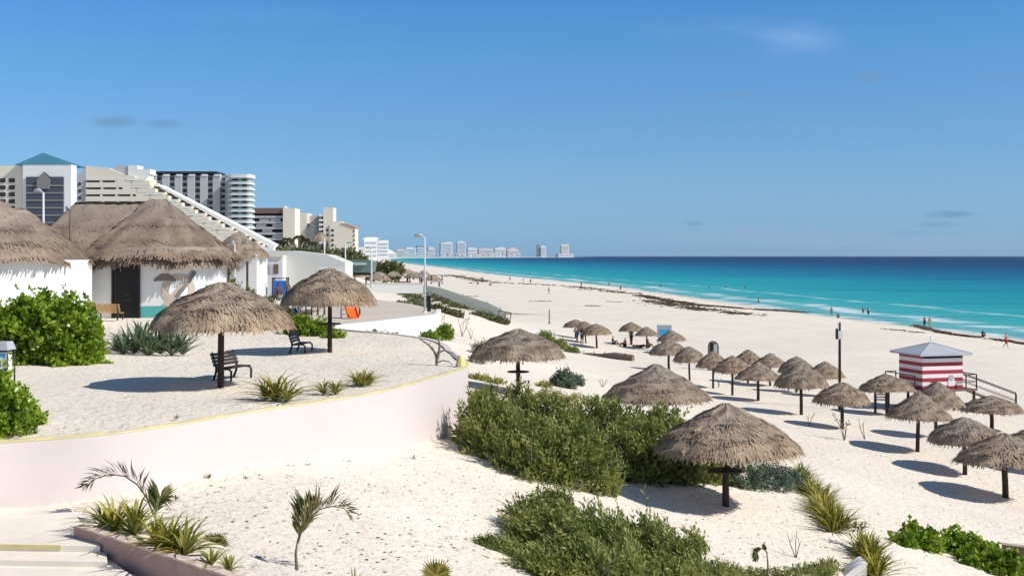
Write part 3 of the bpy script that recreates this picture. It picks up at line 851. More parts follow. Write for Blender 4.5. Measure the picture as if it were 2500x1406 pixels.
def o2(px, py, bx=380, by=1292, kk=k, dy=0.0):
    return ((px - bx) * kk, dy, (by - py) * kk)
palm('young_palm', 'young palm with one long frond arching left over the pink planter', b0, [o2(380, 1310), o2(380, 1280), o2(372, 1255)],
     [[o2(375, 1270), o2(360, 1230), o2(335, 1195), o2(305, 1175), o2(270, 1170), o2(235, 1180), o2(207, 1203)], [o2(378, 1270), o2(385, 1245), o2(392, 1225), o2(398, 1232)]], .42, (.25, .5))
b1 = G(725, 1392); k1 = b1.y / F
q = lambda x, y, dy=0.0: o2(x, y, 725, 1392, k1, dy)
palm('young_palm', 'young palm with a bare stalk and a yellowing frond drooping right', b1, [q(725, 1405), q(722, 1350), q(727, 1318)],
     [[q(727, 1325), q(738, 1290), q(755, 1262), q(780, 1243), q(810, 1235), q(838, 1240), q(852, 1252)], [q(727, 1320), q(735, 1285), q(748, 1250), q(768, 1225)]], .44, (.85, .55))
b2 = G(1305 + 560, 1420); k2 = b2.y / F
q = lambda x, y, dy=0.0: o2(x, y, 1865, 1420, k2, dy)
palm('young_palm', 'tiny palm seedling with folded leaf in front of the long creeping shrub', b2, [q(1875, 1425), q(1875, 1380), q(1872, 1345)], [[q(1873, 1350), q(1862, 1336), q(1850, 1345), q(1845, 1368)]], .16, (.3,))
def fan(name, label, base, leaves, mat):
    root = thing(name, label, 'palm', base)
    rs = random.Random(3)
    m = MB()
    for (dx, dy, dz, rr) in leaves:
        c = Vector((dx, dy, dz)) * .45
        m.tube([(0, 0, 0), c], .008, 5, tint=.5)
        ax = Vector((dx, dy, dz)).normalized(); sd = ax.cross(Vector((0, 1, .3))).normalized()
        for i in range(17):
            a = rad(-95 + 190 * i / 16)
            d = (ax * math.cos(a) + sd * math.sin(a)).normalized(); l = rr * (.8 + .2 * math.cos(a)) * rs.uniform(.85, 1.05)
            s = d.cross(Vector((0, 1, 0))).normalized() * .014
            m.add([c, c + d * l * .6 + s, c + d * l, c + d * l * .6 - s], [(0, 1, 2, 3)], 0, rs.random())
    m.obj('fan_leaves', mat, root)
    return root
b3 = G(1065, 1425)
fan('fan_palm', 'small bright yellow green fan palm at the bottom edge left of the sprawling shrub', b3, [(-.08, 0, .34, .26), (.12, .02, .34, .24), (0, -.05, .3, .26)], M_leafY)
fan('fan_palm', 'small dark fan palm at the right end of the pink planter', G(522, 1345), [(-.12, 0, .22, .2), (.15, .02, .22, .2), (0, -.05, .25, .22), (.05, .1, .2, .2)], M_leafP)
def sapling(label, base, segs, mat=M_drytwig, name='dead_sapling', leaf=0, cat='dead plant'):
    root = thing(name, label, cat, base)
    for pts, r in segs:
        m = MB(); m.tube(pts, [r * (1 - .6 * i / max(1, len(pts) - 1)) for i in range(len(pts))], 5)
        m.obj('branch', mat, root)
    if leaf:
        rs = np.random.RandomState(leaf); tips = [s[0][-1] for s in segs]
        P0 = np.array([t for t in tips for _ in range(3)]); D = unit(rs.randn(len(P0), 3))
        V, t_ = leaves_on(P0, D, np.full(len(P0), .12), 5, .09, .03, 1, rs, rs.rand(len(P0)))
        mesh_np('dry_leaves', V, np.arange(len(V)).reshape(-1, 4), M_dead, root, t_)
    return root
def pxs(bx, by, kk, pts, r=.02, dy=0):
    return ([((x - bx) * kk, dy * i, (by - y) * kk) for i, (x, y) in enumerate(pts)], r)
s0 = T(1066, 892); kk = s0.y / F
sapling('bare forked dead shrub on the terrace corner with drooping curved branches', s0,
        [pxs(1066, 892, kk, [(1066, 896), (1065, 870), (1055, 850), (1040, 838), (1022, 826)], .045, .02), pxs(1066, 892, kk, [(1066, 880), (1072, 858), (1073, 840), (1070, 826)], .05),
         pxs(1066, 892, kk, [(1066, 862), (1085, 855), (1105, 862), (1117, 872), (1122, 884)], .03), pxs(1066, 892, kk, [(1066, 886), (1080, 880), (1095, 882), (1105, 890)], .025), pxs(1066, 892, kk, [(1060, 860), (1048, 845), (1050, 832)], .02)])
def twigs(label, px, py, hpx, n, seed, fn=G, mat=M_drytwig, leaf=0, r=.03, name='dead_sapling', cat='dead plant', sp=.5):
    b = fn(px, py); rs = random.Random(seed); kk = b.y / F; h = hpx * kk
    segs = []
    for i in range(n):
        a = rs.random() * 6.28; s = rs.uniform(.2, sp) * (1 if i else .15)
        e = Vector((math.cos(a) * s * h, math.sin(a) * s * h, h * rs.uniform(.6, 1)))
        mid = e * .5 + Vector((rs.uniform(-.1, .1) * h, 0, .05 * h))
        segs.append(([(0, 0, -.05), tuple(mid), tuple(e)], r))
        segs.append(([tuple(mid), tuple(mid + Vector((rs.uniform(-.3, .3), rs.uniform(-.2, .2), .3)) * h)], r * .5))
    return sapling(label, b, segs, mat, name, leaf, cat)
TW = [(1128, 822, 60, 5, 'pale leafless dead shrub on the dune right of the white plaza wall'), (1150, 828, 45, 3, 'thin dead sapling beside the pale leafless shrub'), (1943, 1358, 66, 3, 'dark dead sapling standing alone on the sand above the long creeping shrub'),
      (1085, 800, 45, 3, 'thin bare sapling behind the bright rounded shrub'), (1975, 1040, 45, 2, 'straggly dry seedling right of the wide umbrella by the pole'), (2062, 1075, 62, 4, 'dry yellowing seedling at the post of the umbrella below the tall pole'),
      (2112, 1072, 60, 2, 'single bent dry stalk on sand between the two umbrella rows'), (1470, 945, 30, 3, 'small dark twig on sand left above the half buried umbrella'), (2090, 1340, 62, 4, 'leafy dry twig left of the yellow fern clump'), (1755, 945, 26, 3, 'tiny dry weed at the base of the front row umbrellas')]
for i, (px, py, h, n, lb) in enumerate(TW):
    twigs(lb, px, py, h, n, 70 + i, G, M_drytwig if i != 2 else M_twig, leaf=(80 + i if i in (0, 5, 8) else 0), r=.022 if py < 1200 else .012)
SKYG = [(0.0, (0.2478, 0.4764, 1.0)), (0.035, (0.2468, 0.4524, 0.9162)), (0.085, (0.2666, 0.4531, 0.8244)), (0.175, (0.293, 0.4676, 0.7489)), (0.323, (0.295, 0.4888, 0.7215)), (0.469, (0.2826, 0.5162, 0.7593)), (0.607, (0.244, 0.5129, 0.7974)), (1.0, (.42, .50, .56))]  # topmost stop, above the view, greyed to make shadows less blue
CLD = (1.75, 2.75, 3.95)
WSP = (1.7, 3.0, 4.9)
SKYS = 0.1447
EXPO = 0.15
HAZE = 8e-6
# ------------------------------------------------------------------ thatched huts
def supel(cx, cy, ax, ay, ex, rot, z, zw=.05):
    c, s = math.cos(rot), math.sin(rot)
    def f(a):
        t_ = a * 6.28318
        u = np.sign(np.cos(t_)) * np.abs(np.cos(t_)) ** (2 / ex) * ax
        v = np.sign(np.sin(t_)) * np.abs(np.sin(t_)) ** (2 / ex) * ay
        return np.c_[cx + u * c - v * s, cy + u * s + v * c, z + zw * np.sin(t_ * 7) + zw * .7 * np.sin(t_ * 13 + 1)]
    return f
def ridge(x0, y0, x1, y1, z, rot, cx, cy, ax):
    """nearest ridge point for an eave angle"""
    def f(a):
        t_ = a * 6.28318
        s = np.clip(.5 + .75 * np.cos(t_), 0, 1)
        return np.c_[x0 + (x1 - x0) * s, y0 + (y1 - y0) * s, np.full(len(a), z)]
    return f
def wall_loop(loop, z0, z1, mat, root, org, name='wall', th=.18, close=True):
    m = MB()
    n_ = len(loop)
    outer = [Vector(p) for p in loop]
    vs = []; fs = []
    cc = sum(outer, Vector((0, 0))) / n_
    for p in outer:
        d = (cc - p).normalized() * th
        vs += [(p.x, p.y, z0), (p.x, p.y, z1), (p.x + d.x, p.y + d.y, z1), (p.x + d.x, p.y + d.y, z0)]
    for k in range(n_ if close else n_ - 1):
        b, c = 4 * k, 4 * ((k + 1) % n_)
        fs += [(b, c, c + 1, b + 1), (b + 1, c + 1, c + 2, b + 2), (b + 2, c + 2, c + 3, b + 3)]
    m.add(vs, fs)
    o = m.obj(name, mat, root); o.location = -Vector(org)
    return o
def put(m, name, mat, root, org, smooth=False, bevel=0):
    o = m.obj(name, mat, root, smooth, bevel); o.location = -Vector(org)
    return o
gz = ZC - 2.68
# main hut with the door
org = (-15.4, 44.8, gz)
hut = thing('thatched_hut', 'white hut with grey thatched roof, black doorway and a tan ring mural, bench in front', 'hut', org)
loop = [(-18.15, 42.05), (-17.1, 42.0), (-15.9, 42.0), (-14.9, 42.05), (-14.2, 42.25), (-13.75, 42.7), (-13.45, 43.5), (-13.35, 44.6), (-13.5, 46.2), (-13.8, 47.6), (-15.5, 48.0), (-17.3, 47.7), (-18.2, 46.4), (-18.4, 44.2)]
wall_loop(loop, gz - .1, ZC + .25, M_white, hut, org)
e = supel(-15.95, 44.8, 3.05, 3.4, 3.0, 0, ZC + .02, .05)
tp = ridge(-16.7, 45.2, -15.9, 45.2, ZC + 2.58, 0, 0, 0, 0)
o = roof_mesh('thatched_roof', e, tp, 30000, .34, .045, M_thatchH, hut, 5, 72, .04, .10); o.location = -Vector(org)
# hanging skirt under the crease
e2 = supel(-15.95, 44.8, 2.95, 3.3, 3.0, 0, ZC - .22, .07)
t2_ = supel(-15.95, 44.8, 2.75, 3.05, 3.0, 0, ZC + .38, 0)
o = roof_mesh('eave_skirt', e2, t2_, 4200, .34, .05, M_thatchH, hut, 6, 72, .05, 0); o.location = -Vector(org)
d1 = (275 - CX) / 2400 * 42; d2 = (341 - CX) / 2400 * 42
m = MB(); m.box(d1 + .05, d2 - .05, 41.965, 42.02, gz, gz + 2.22); put(m, 'doorway', M_dark, hut, org)
m = MB(); m.box(d1 - .03, d1 + .05, 41.93, 42.03, gz, gz + 2.3); m.box(d2 - .05, d2 + .03, 41.93, 42.03, gz, gz + 2.3); m.box(d1 + .05, d2 - .05, 41.93, 42.03, gz + 2.22, gz + 2.3); put(m, 'door_frame', M_black, hut, org)
m = MB(); m.box(d1 + .12, d1 + .16, 41.945, 41.964, gz + .05, gz + 2.1); m.box(d1 + .5, d1 + .8, 41.945, 41.964, gz + .72, gz + .82)
m.box(d1 + .55, d1 + .75, 41.945, 41.964, gz + .98, gz + 1.05); put(m, 'door_bars', M_brown, hut, org)
# painted band and mural, laid on the wall line
seg = [Vector(p) for p in loop[2:8]]
cum = [0]
for a_, b_ in zip(seg[:-1], seg[1:]): cum.append(cum[-1] + (b_ - a_).length)
def onwall(s, z, off=.012):
    s = max(0, min(cum[-1] - 1e-4, s))
    i_ = max(j for j in range(len(seg) - 1) if cum[j] <= s)
    d = (seg[i_ + 1] - seg[i_]).normalized(); p = seg[i_] + d * (s - cum[i_])
    return (p.x + d.y * off, p.y - d.x * off, z)
def wall_patch(poly_fn, n1_, n2_):
    m = MB(); vs = [poly_fn(i_ / n1_, j_ / n2_) for i_ in range(n1_ + 1) for j_ in range(n2_ + 1)]
    m.add(vs, [(i_ * (n2_ + 1) + j_, (i_ + 1) * (n2_ + 1) + j_, (i_ + 1) * (n2_ + 1) + j_ + 1, i_ * (n2_ + 1) + j_ + 1) for i_ in range(n1_) for j_ in range(n2_)])
    return m
put(wall_patch(lambda a, b: onwall(.04 + a * 3.9, gz + .02 + b * .52), 40, 2), 'teal_band', M_teal, hut, org)
rc, rz_ = 1.62, gz + 1.22
put(wall_patch(lambda a, b: onwall(rc + math.cos(a * 6.283) * (.42 + b * .30), rz_ + math.sin(a * 6.283) * (.42 + b * .28), .02), 48, 2), 'ring_mural', M_mural, hut, org)
put(wall_patch(lambda a, b: onwall(.95 + a * 1.25 + b * .22, gz + .62 + a * 1.45 - b * .1, .028), 16, 2), 'diagonal_mural_stroke', M_mural, hut, org)
put(wall_patch(lambda a, b: onwall(1.42 + a * .85 + b * .16, gz + .95 + a * 1.1 - b * .08, .034), 12, 2), 'grey_mural_stroke', M_mural2, hut, org)
put(wall_patch(lambda a, b: onwall(.6 + a * .9, gz + 1.62 + b * (.10 + .22 * math.sin(a * 3.1)) - .12 * (a - .5) ** 2, .026), 12, 2), 'fin_mural', M_mural2, hut, org)
put(wall_patch(lambda a, b: onwall(3.05 + a * .34, gz + .98 + b * (.5 - .2 * a), .02), 6, 2), 'blue_mural_patch', M_lblue, hut, org)
# rear hut
org = (-20.6, 52, gz)
h2 = thing('thatched_hut', 'rear hut whose long thatched ridge shows behind the main hut roof', 'hut', org)
o = roof_mesh('thatched_roof', supel(-20.9, 52, 4.4, 3.8, 2.6, 0, ZC - .1), ridge(-23.1, 52, -19.2, 52, ZC + 2.78, 0, 0, 0, 0), 14000, .38, .06, M_thatchH, h2, 8, 64, .1); o.location = -Vector(org)
wall_loop([(-24, 49.2), (-17.6, 49.2), (-17.6, 55), (-24, 55)], gz - .1, ZC + .1, M_white, h2, org)
m = MB()
for k_ in range(14):
    m.tube([(-23.1 + k_ * .29, 51.95 + .05 * math.sin(k_ * 3), ZC + 2.78 + .03 * math.sin(k_ * 2.1)), (-22.78 + k_ * .29, 51.98, ZC + 2.80)], .06, 6)
put(m, 'ridge_cap', M_wood, h2, org)
# left hut, sunlit wall
org = (-20.8, 40.5, gz)
h3 = thing('thatched_hut', 'left hut with bright sunlit white wall and shaggy thatched eave above the round leaved hedge', 'hut', org)
lp = [(-21.3, 35.0), (-18.0, 39.12), (-17.35, 39.95), (-17.6, 41.2), (-20.5, 44.6), (-22.5, 44.2), (-25.5, 40.2)]
wall_loop(lp, gz - .4, ZC - .16, M_white, h3, org)
ang = math.atan2(4.12, 3.3)
o = roof_mesh('thatched_roof', supel(-21.5, 39.6, 4.1, 3.3, 2.5, ang, ZC - .12, .06), ridge(-21.6, 39.4, -20.3, 41.0, ZC + 1.95, 0, 0, 0, 0), 30000, .34, .045, M_thatchH, h3, 12, 72, .08, .08); o.location = -Vector(org)
m = MB(); m.tube([(-20.35, 40.9, ZC + 1.98), (-21.4, 39.9, ZC + 1.62), (-22.6, 38.0, ZC + 1.1)], .05, 6); put(m, 'hip_ridge_cap', M_wood2, h3, org)
# farther left hut roof
org = (-25.5, 47.5, gz)
h4 = thing('thatched_hut', 'hut roof at the far left edge, a thatched slope rising behind the left hut', 'hut', org)
o = roof_mesh('thatched_roof', supel(-25.3, 47.5, 3.9, 3.6, 2.4, 0, ZC + .1), ridge(-25.3, 47.5, -24.9, 47.5, ZC + 2.78, 0, 0, 0, 0), 8000, .4, .06, M_thatchH, h4, 14, 56, .1); o.location = -Vector(org)
wall_loop([(-28, 45.2), (-22.8, 45.2), (-22.8, 50), (-28, 50)], gz - .1, ZC + .2, M_white, h4, org)
# small hut to the right
org = (-17.0, 61, ZC - 3.0)
h5 = thing('thatched_hut', 'small far hut with pointed thatched roof and white walls right of the main hut', 'hut', org)
o = roof_mesh('thatched_roof', supel(-17.0, 61, 1.75, 1.9, 2.3, 0, ZC + .02, .04), ridge(-17.0, 61, -16.9, 61, ZC + 1.52, 0, 0, 0, 0), 4200, .28, .05, M_thatch2, h5, 16, 44, .1); o.location = -Vector(org)
wall_loop([(-18.2, 59.7), (-15.5, 59.7), (-15.5, 62.3), (-18.2, 62.3)], ZC - 3.2, ZC + .1, M_white, h5, org)
# lean-to thatch between
org = (-14.6, 50.5, gz)
h6 = thing('thatched_shelter', 'low thatched shelter on dark posts joining the right side of the main hut', 'shelter', org)
o = roof_mesh('thatched_roof', supel(-15.55, 51.0, 1.2, 1.7, 2.2, 0, ZC - .5, .06), ridge(-15.8, 51, -15.4, 51, ZC + .75, 0, 0, 0, 0), 4200, .3, .055, M_thatchH, h6, 18, 44, .15); o.location = -Vector(org)
for (x_, y_) in ((-14.75, 49.8), (-14.5, 50.3), (-16, 50), (-15.8, 52), (-14, 52)):
    m = MB(); m.tube([(x_, y_, gz - .3), (x_, y_, ZC - .3)], .06, 7); put(m, 'post', M_wood, h6, org, True)

for _h in (hut, h2, h3, h4, h5, h6):
    _h.location.y *= YS; _h.scale.y = YS
# ------------------------------------------------------------------ benches
def slat_bench(label, loc, rz, seatmat, framemat, style=0):
    t_ = thing('park_bench', label, 'bench', loc, rz)
    t_.scale = (.78, .78, .72)
    m = MB()
    for k_ in range(4): m.box(-.75, .75, -.02 - .115 * k_, .075 - .115 * k_, .41, .445)
    m.obj('seat', seatmat, t_, bevel=.005)
    m = MB()
    for k_ in range(4):
        z0 = .50 + .115 * k_; y0 = .10 + .035 * k_
        m.add([(-.75, y0, z0), (.75, y0, z0), (.75, y0 + .03, z0 + .10), (-.75, y0 + .03, z0 + .10), (-.75, y0 + .03, z0 - .005), (.75, y0 + .03, z0 - .005), (.75, y0 + .06, z0 + .095), (-.75, y0 + .06, z0 + .095)],
              [(0, 3, 2, 1), (4, 5, 6, 7), (0, 1, 5, 4), (1, 2, 6, 5), (2, 3, 7, 6), (3, 0, 4, 7)])
    m.obj('backrest', seatmat, t_)
    for x_ in (-.62, .62):
        m = MB()
        m.tube([(x_, .26, .98), (x_, .16, .62), (x_, .09, .42), (x_, .13, .22), (x_, .22, 0)], [.03, .035, .045, .04, .04], 7)
        m.tube([(x_, .12, .40), (x_, -.15, .41), (x_, -.36, .405), (x_, -.44, .33), (x_, -.43, .0)], [.04, .035, .035, .038, .035], 7)
        m.obj('leg', framemat, t_, True)
    return t_
slat_bench('black silhouetted park bench beyond the large terrace umbrella, seen from the end', T(728, 861), rad(86), M_brown, M_black)
slat_bench('dark slatted bench just behind the post of the large terrace umbrella', T(560, 925), rad(72), M_brown, M_black)
slat_bench('tan slatted bench seen from behind beside the black doorway', Vector((-16.75, 40.75 * YS, gz + .02)), rad(172), M_benchtan, M_brown)

# bin / kiosk at the left edge
c_ = T(10, 930)
t_ = thing('litter_bin', 'blue and white litter bin with grey lid at the left edge', 'bin', c_)
m = MB(); m.box(-.14, .12, -.2, .2, .2, .72); m.obj('panel', M_wplank, t_, bevel=.01)
m = MB(); m.box(-.142, .122, -.203, -.2, .60, .70); m.obj('blue_stripe', M_skyblue, t_)
m = MB(); m.tube([(0, -.22, .82), (0, .22, .82)], .01, 6); m.add([(-.2, -.26, .78), (.2, -.26, .78), (.2, .26, .78), (-.2, .26, .78), (-.14, -.2, .98), (.14, -.2, .98), (.14, .2, .98), (-.14, .2, .98)], [(0, 3, 2, 1), (4, 5, 6, 7), (0, 1, 5, 4), (1, 2, 6, 5), (2, 3, 7, 6), (3, 0, 4, 7)]); m.obj('lid', M_groof, t_, bevel=.02)
for x_, y_ in ((-.17, -.22), (.17, -.22), (.17, .22), (-.17, .22)):
    m = MB(); m.tube([(x_, y_, -.1), (x_, y_, .78)], .022, 7); m.obj('post', M_brown, t_, True)

# ------------------------------------------------------------------ planter and steps lower left
def at(px, py, d): return Vector(((px - CX) / F * (d * F / (py - HY)), d * F / (py - HY), ZC - d))
pl = thing('planter', 'weathered pink planter wall with sandy top at the bottom left', 'planter', at(180, 1285, 4.0))
po = Vector(pl.location)
top = [at(180, 1284, 3.98), at(260, 1308, 4.0), at(350, 1338, 4.02), at(450, 1372, 4.04), at(560, 1408, 4.06), at(640, 1430, 4.08)]
def strip(C, z0, z1, th, name, mat, root, org, jag=0):
    m = MB(); vs = []; n_ = len(C)
    for i_, p in enumerate(C):
        tt = (C[min(i_ + 1, n_ - 1)] - C[max(i_ - 1, 0)]); tt.z = 0; tt.normalize(); nn = Vector((tt.y, -tt.x, 0))
        f_ = p + nn * 0; bk = p - nn * th
        vs += [(f_.x, f_.y, p.z + z0), (f_.x, f_.y, p.z + z1), (bk.x, bk.y, p.z + z1), (bk.x, bk.y, p.z + z0)]
    fs = []
    for i_ in range(n_ - 1):
        b_ = 4 * i_
        for e_ in range(4): fs.append((b_ + e_, b_ + (e_ + 1) % 4, b_ + 4 + (e_ + 1) % 4, b_ + 4 + e_))
    fs += [(0, 3, 2, 1), (4 * n_ - 4, 4 * n_ - 3, 4 * n_ - 2, 4 * n_ - 1)]
    m.add(vs, fs); return put(m, name, mat, root, org)
dens = []
for a_, b_ in zip(top[:-1], top[1:]):
    for k_ in range(8): dens.append(a_.lerp(b_, k_ / 8) + Vector((0, 0, R.uniform(-.006, .006))))
strip(dens, -1.2, -.012, .13, 'planter_wall', M_pink, pl, po)
strip([p + Vector((-.004, -.006, 0)) for p in dens], -.012, .012, .15, 'wall_top', M_kerbtop, pl, po)
# soil fill behind the planter wall
m = MB(); vs = []
for p in dens:
    for k_ in range(6):
        q_ = p + Vector((.10 + k_ * .16, .10 + k_ * .20, 0)); gg = g1(q_.x, q_.y)
        vs.append((q_.x, q_.y, p.z - .05 + .015 * math.sin(k_ * 3 + p.x * 9) if k_ < 4 else min(p.z - .05 - (k_ - 3) * .07, gg + .4) - .1 * (k_ == 5)))
m.add(vs, [(i_ * 6 + j_, (i_ + 1) * 6 + j_, (i_ + 1) * 6 + j_ + 1, i_ * 6 + j_ + 1) for i_ in range(len(dens) - 1) for j_ in range(5)])
put(m, 'soil_fill', M_sand, pl, po, True)
st_ = thing('concrete_steps', 'pale worn concrete steps with a faded yellow edge at the lower left corner', 'steps', at(60, 1340, 4.3))
so = Vector(st_.location)
def steppoly(xr, yf, yb, d, name, mat, th=.3):
    """tread: right edge pixel xr(front), front row yf, back row yb"""
    A_ = [at(-260, yf - 8, d), at(xr[0], yf, d), at(xr[1], yb, d), at(-260, yb, d)]
    m = MB(); m.prism([(p.x, p.y) for p in A_], ZC - d - th, ZC - d); put(m, name, mat, st_, so, bevel=.012)
steppoly((245, 170), 1331, 1238, 4.14, 'landing', M_conc, .8)
steppoly((262, 258), 1369, 1322, 4.24, 'tread', M_conc, .7)
steppoly((330, 262), 1408, 1358, 4.33, 'tread', M_conc, .6)
steppoly((420, 330), 1480, 1398, 4.42, 'tread', M_conc, .5)
A_, B_ = at(-260, 1323, 4.14), at(150, 1329.5, 4.14)
m = MB(); m.bar(A_ + Vector((0, -.006, -.028)), B_ + Vector((0, -.006, -.03)), .012, .055); put(m, 'yellow_nosing', M_yellow, st_, so)
m = MB(); m.box(-8.9, -8.0, 17.3, 18.1, ZC - 4.3, ZC - 3.94); put(m, 'white_end_block', M_white, st_, so, bevel=.03)
blades('bromeliad', 'leftmost yellow green strap plant at the left tip of the pink planter', 'plant', [(at(262, 1300, 4.05) + Vector((.05, .15, 0)), 1.0), (at(235, 1290, 4.05) + Vector((.05, .2, 0)), .7)], M_leafY, 44, .85, .052, .7, 81, 'yellow green plants in the pink planter')
blades('bromeliad', 'yellow strap plant with upright blades, second in the pink planter', 'plant', [(at(300, 1312, 4.05) + Vector((.1, .2, 0)), 1.05)], M_leafY, 44, .85, .052, .65, 82, 'yellow green plants in the pink planter')
blades('bromeliad', 'greener strap plant under the arching palm frond in the pink planter', 'plant', [(at(395, 1345, 4.07) + Vector((.05, .15, 0)), 1.0), (at(365, 1335, 4.07) + Vector((.05, .2, 0)), .8)], M_leafY, 42, .8, .05, .65, 83, 'yellow green plants in the pink planter')
blades('bromeliad', 'wide yellow green strap plant in the middle of the pink planter', 'plant', [(at(435, 1360, 4.08) + Vector((.05, .15, 0)), 1.0), (at(415, 1350, 4.07) + Vector((.05, .3, 0)), .8)], M_leafY, 44, .8, .05, .7, 84, 'yellow green plants in the pink planter')
blades('bromeliad', 'sparse low strap plant near the bottom end of the pink planter', 'plant', [(at(545, 1398, 4.1) + Vector((.05, .12, 0)), .7), (at(500, 1385, 4.1) + Vector((.05, .15, 0)), .8)], M_leafY, 26, .55, .04, .6, 85, 'yellow green plants in the pink planter')
blades('grass_tuft', 'thin green blades poking up at the bottom edge left of the bare stalk palm', 'plant', [(G(690, 1425), .8), (G(665, 1435), .7)], M_leafY, 7, .4, .03, .2, 86)
blades('grass_tuft', 'thin green blades poking up at the bottom edge right of the bare stalk palm', 'plant', [(G(865, 1432), .8), (G(785, 1440), .6)], M_leafY, 6, .4, .03, .2, 87)
for k_, (px_, py_, lb_) in enumerate(((600, 1172, 'dry brown weed near the wall base left of the arching palm tips'), (428, 1218, 'dry weed on the sand right of the arching palm frond'), (770, 1218, 'dry sprig above the yellowing palm frond'), (510, 1168, 'lone dry sprout below the middle of the pink wall'), (1010, 1120, 'tiny dry sprout near the shaded wall end'))):
    blades('weed', lb_, 'plant', [(G(px_, py_), .8)], M_leafP, 8, .2, .028, .6, 92 + k_)
blades('weed', 'small green weed on the sand under the middle of the pink wall', 'plant', [(G(815, 1112), .8)], M_leafY, 9, .22, .03, .5, 88)
blades('weed', 'tiny dark spiky sprout on the terrace sand just behind the yellow wall edge', 'plant', [(T(430, 1022), .7)], M_dead, 7, .2, .03, .2, 90)
blades('weed', 'tiny dark weed on the sand left of the small green weed', 'plant', [(G(752, 1135), .6)], M_leafP, 9, .16, .03, .6, 89)
# wall fragments lower right
t_ = thing('wall_end', 'short white wall end emerging at the bottom edge left of the yellow fern clump', 'wall', G(2085, 1400))
m = MB()
vs = []; 
for k_ in range(9):
    f_ = k_ / 8; z_ = .30 * math.sin(f_ * 1.5) - .02 ; vs += [(-.28 + f_ * .5, -.2, z_ - .6), (-.28 + f_ * .5, -.2, z_), (-.28 + f_ * .5, .05 + f_ * .3, z_ + .02), (-.28 + f_ * .5, .05 + f_ * .3, z_ - .6)]
fs = [tuple(range(0, 4))[::-1], (32, 33, 34, 35)]
for k_ in range(8):
    for e_ in range(4): fs.append((4 * k_ + e_, 4 * k_ + (e_ + 1) % 4, 4 * k_ + 4 + (e_ + 1) % 4, 4 * k_ + 4 + e_))
m.add(vs, fs); o = m.obj('wall_body', M_white, t_)
m = MB(); m.bar((.235, -.2, .26), (.235, .33, .28), .03, .03); m.obj('yellow_edge', M_yellow, t_)
c_ = G(2450, 1362)
t_ = thing('block_wall', 'low dark grey concrete block wall at the right edge beside the sea grape', 'wall', c_, rad(-32))
m = MB(); m.box(-.05, 2.6, 0, .2, -.6, .36); m.obj('wall_body', M_wood2, t_, bevel=.01)
m = MB(); m.box(-.08, 2.63, -.025, .225, .36, .42); m.obj('coping', M_conc, t_, bevel=.01)

# ------------------------------------------------------------------ playground
def slide(label, loc, rz, L_, H_, w_, mat, name='playground_slide'):
    t_ = thing(name, label, 'slide', loc, rz)
    m = MB(); n_ = 8; vs = []
    for k_ in range(n_ + 1):
        s = k_ / n_; z_ = H_ * (1 - s) ** 1.1 + .08; y_ = -L_ * s
        for x_, zz in ((-w_ / 2, .14), (-w_ / 2 + .05, .14), (-w_ / 2 + .07, 0), (w_ / 2 - .07, 0), (w_ / 2 - .05, .14), (w_ / 2, .14), (w_ / 2, -.05), (-w_ / 2, -.05)):
            vs.append((x_, y_, z_ + zz))
    fs = []
    for k_ in range(n_):
        for e_ in range(8): fs.append((8 * k_ + e_, 8 * k_ + (e_ + 1) % 8, 8 * k_ + 8 + (e_ + 1) % 8, 8 * k_ + 8 + e_))
    m.add(vs, fs); m.obj('chute', mat, t_)
    for x_ in (-w_ / 2, w_ / 2):
        m = MB(); m.bar((x_, .05, 0), (x_, .05, H_ + .35), .06); m.obj('support', M_lamp, t_)
    m = MB()
    for k_ in range(4): m.bar((-w_ / 2, .07, .2 + k_ * .25), (w_ / 2, .07, .2 + k_ * .25), .04)
    m.obj('ladder', M_metal, t_)
    return t_
p = PZ(842, 778)
slide('bright orange playground slide right of the umbrella post on the plaza', p + Vector((.0, .8, 0)), rad(28), 1.0, 1.15, .62, M_orange)
p = PZ(705, 772)
slide('small blue slide half hidden under the left rim of the slide umbrella', p, rad(35), .9, .6, .4, M_blue)
p = PZ(682, 752); p.y += 6; p.x *= 1.12
t_ = thing('playhouse', 'blue panelled play box beside a climbing frame in front of the white building', 'playhouse', Vector((-14.6, 62 * YS, PLZ)))
m = MB(); m.box(-.45, .45, -.3, .3, .85, 1.75); m.obj('panel', M_blue, t_, bevel=.04)
for x_, y_ in ((-.45, -.3), (.45, -.3), (.45, .3), (-.45, .3)):
    m = MB(); m.tube([(x_, y_, 0), (x_, y_, 1.95)], .05, 7); m.obj('post', M_brown, t_, True)
m = MB(); m.bar((-.45, -.3, 1.9), (.45, -.3, 1.9), .06); m.obj('top_bar', M_brown, t_)
p = PZ(754, 772)
t_ = thing('climbing_ladder', 'black runged climbing ladder under the slide umbrella', 'climbing frame', p)
m = MB()
for x_ in (-.16, .16): m.bar((x_, 0, 0), (x_, 0, 1.2), .07)
m.obj('frame', M_black, t_)
for k_ in range(5):
    m = MB(); m.bar((-.13, 0, .12 + .22 * k_), (.13, 0, .12 + .22 * k_), .05); m.obj('rung', M_black, t_)
p = PZ(722, 772)
t_ = thing('swing_frame', 'leaning grey swing frame poles left of the climbing ladder', 'swing', p)
for nm_, a_, b_ in (('leg', (-.55, 0, 1.9), (.3, 0, 0)), ('leg', (-.6, .4, 1.9), (-.95, .4, 0)), ('crossbar', (-.55, 0, 1.88), (-.75, 1.6, 1.88)), ('leg', (-.75, 1.6, 1.9), (.1, 1.6, 0))):
    m = MB(); m.tube([a_, b_], .04, 6); m.obj(nm_, M_wood2, t_)
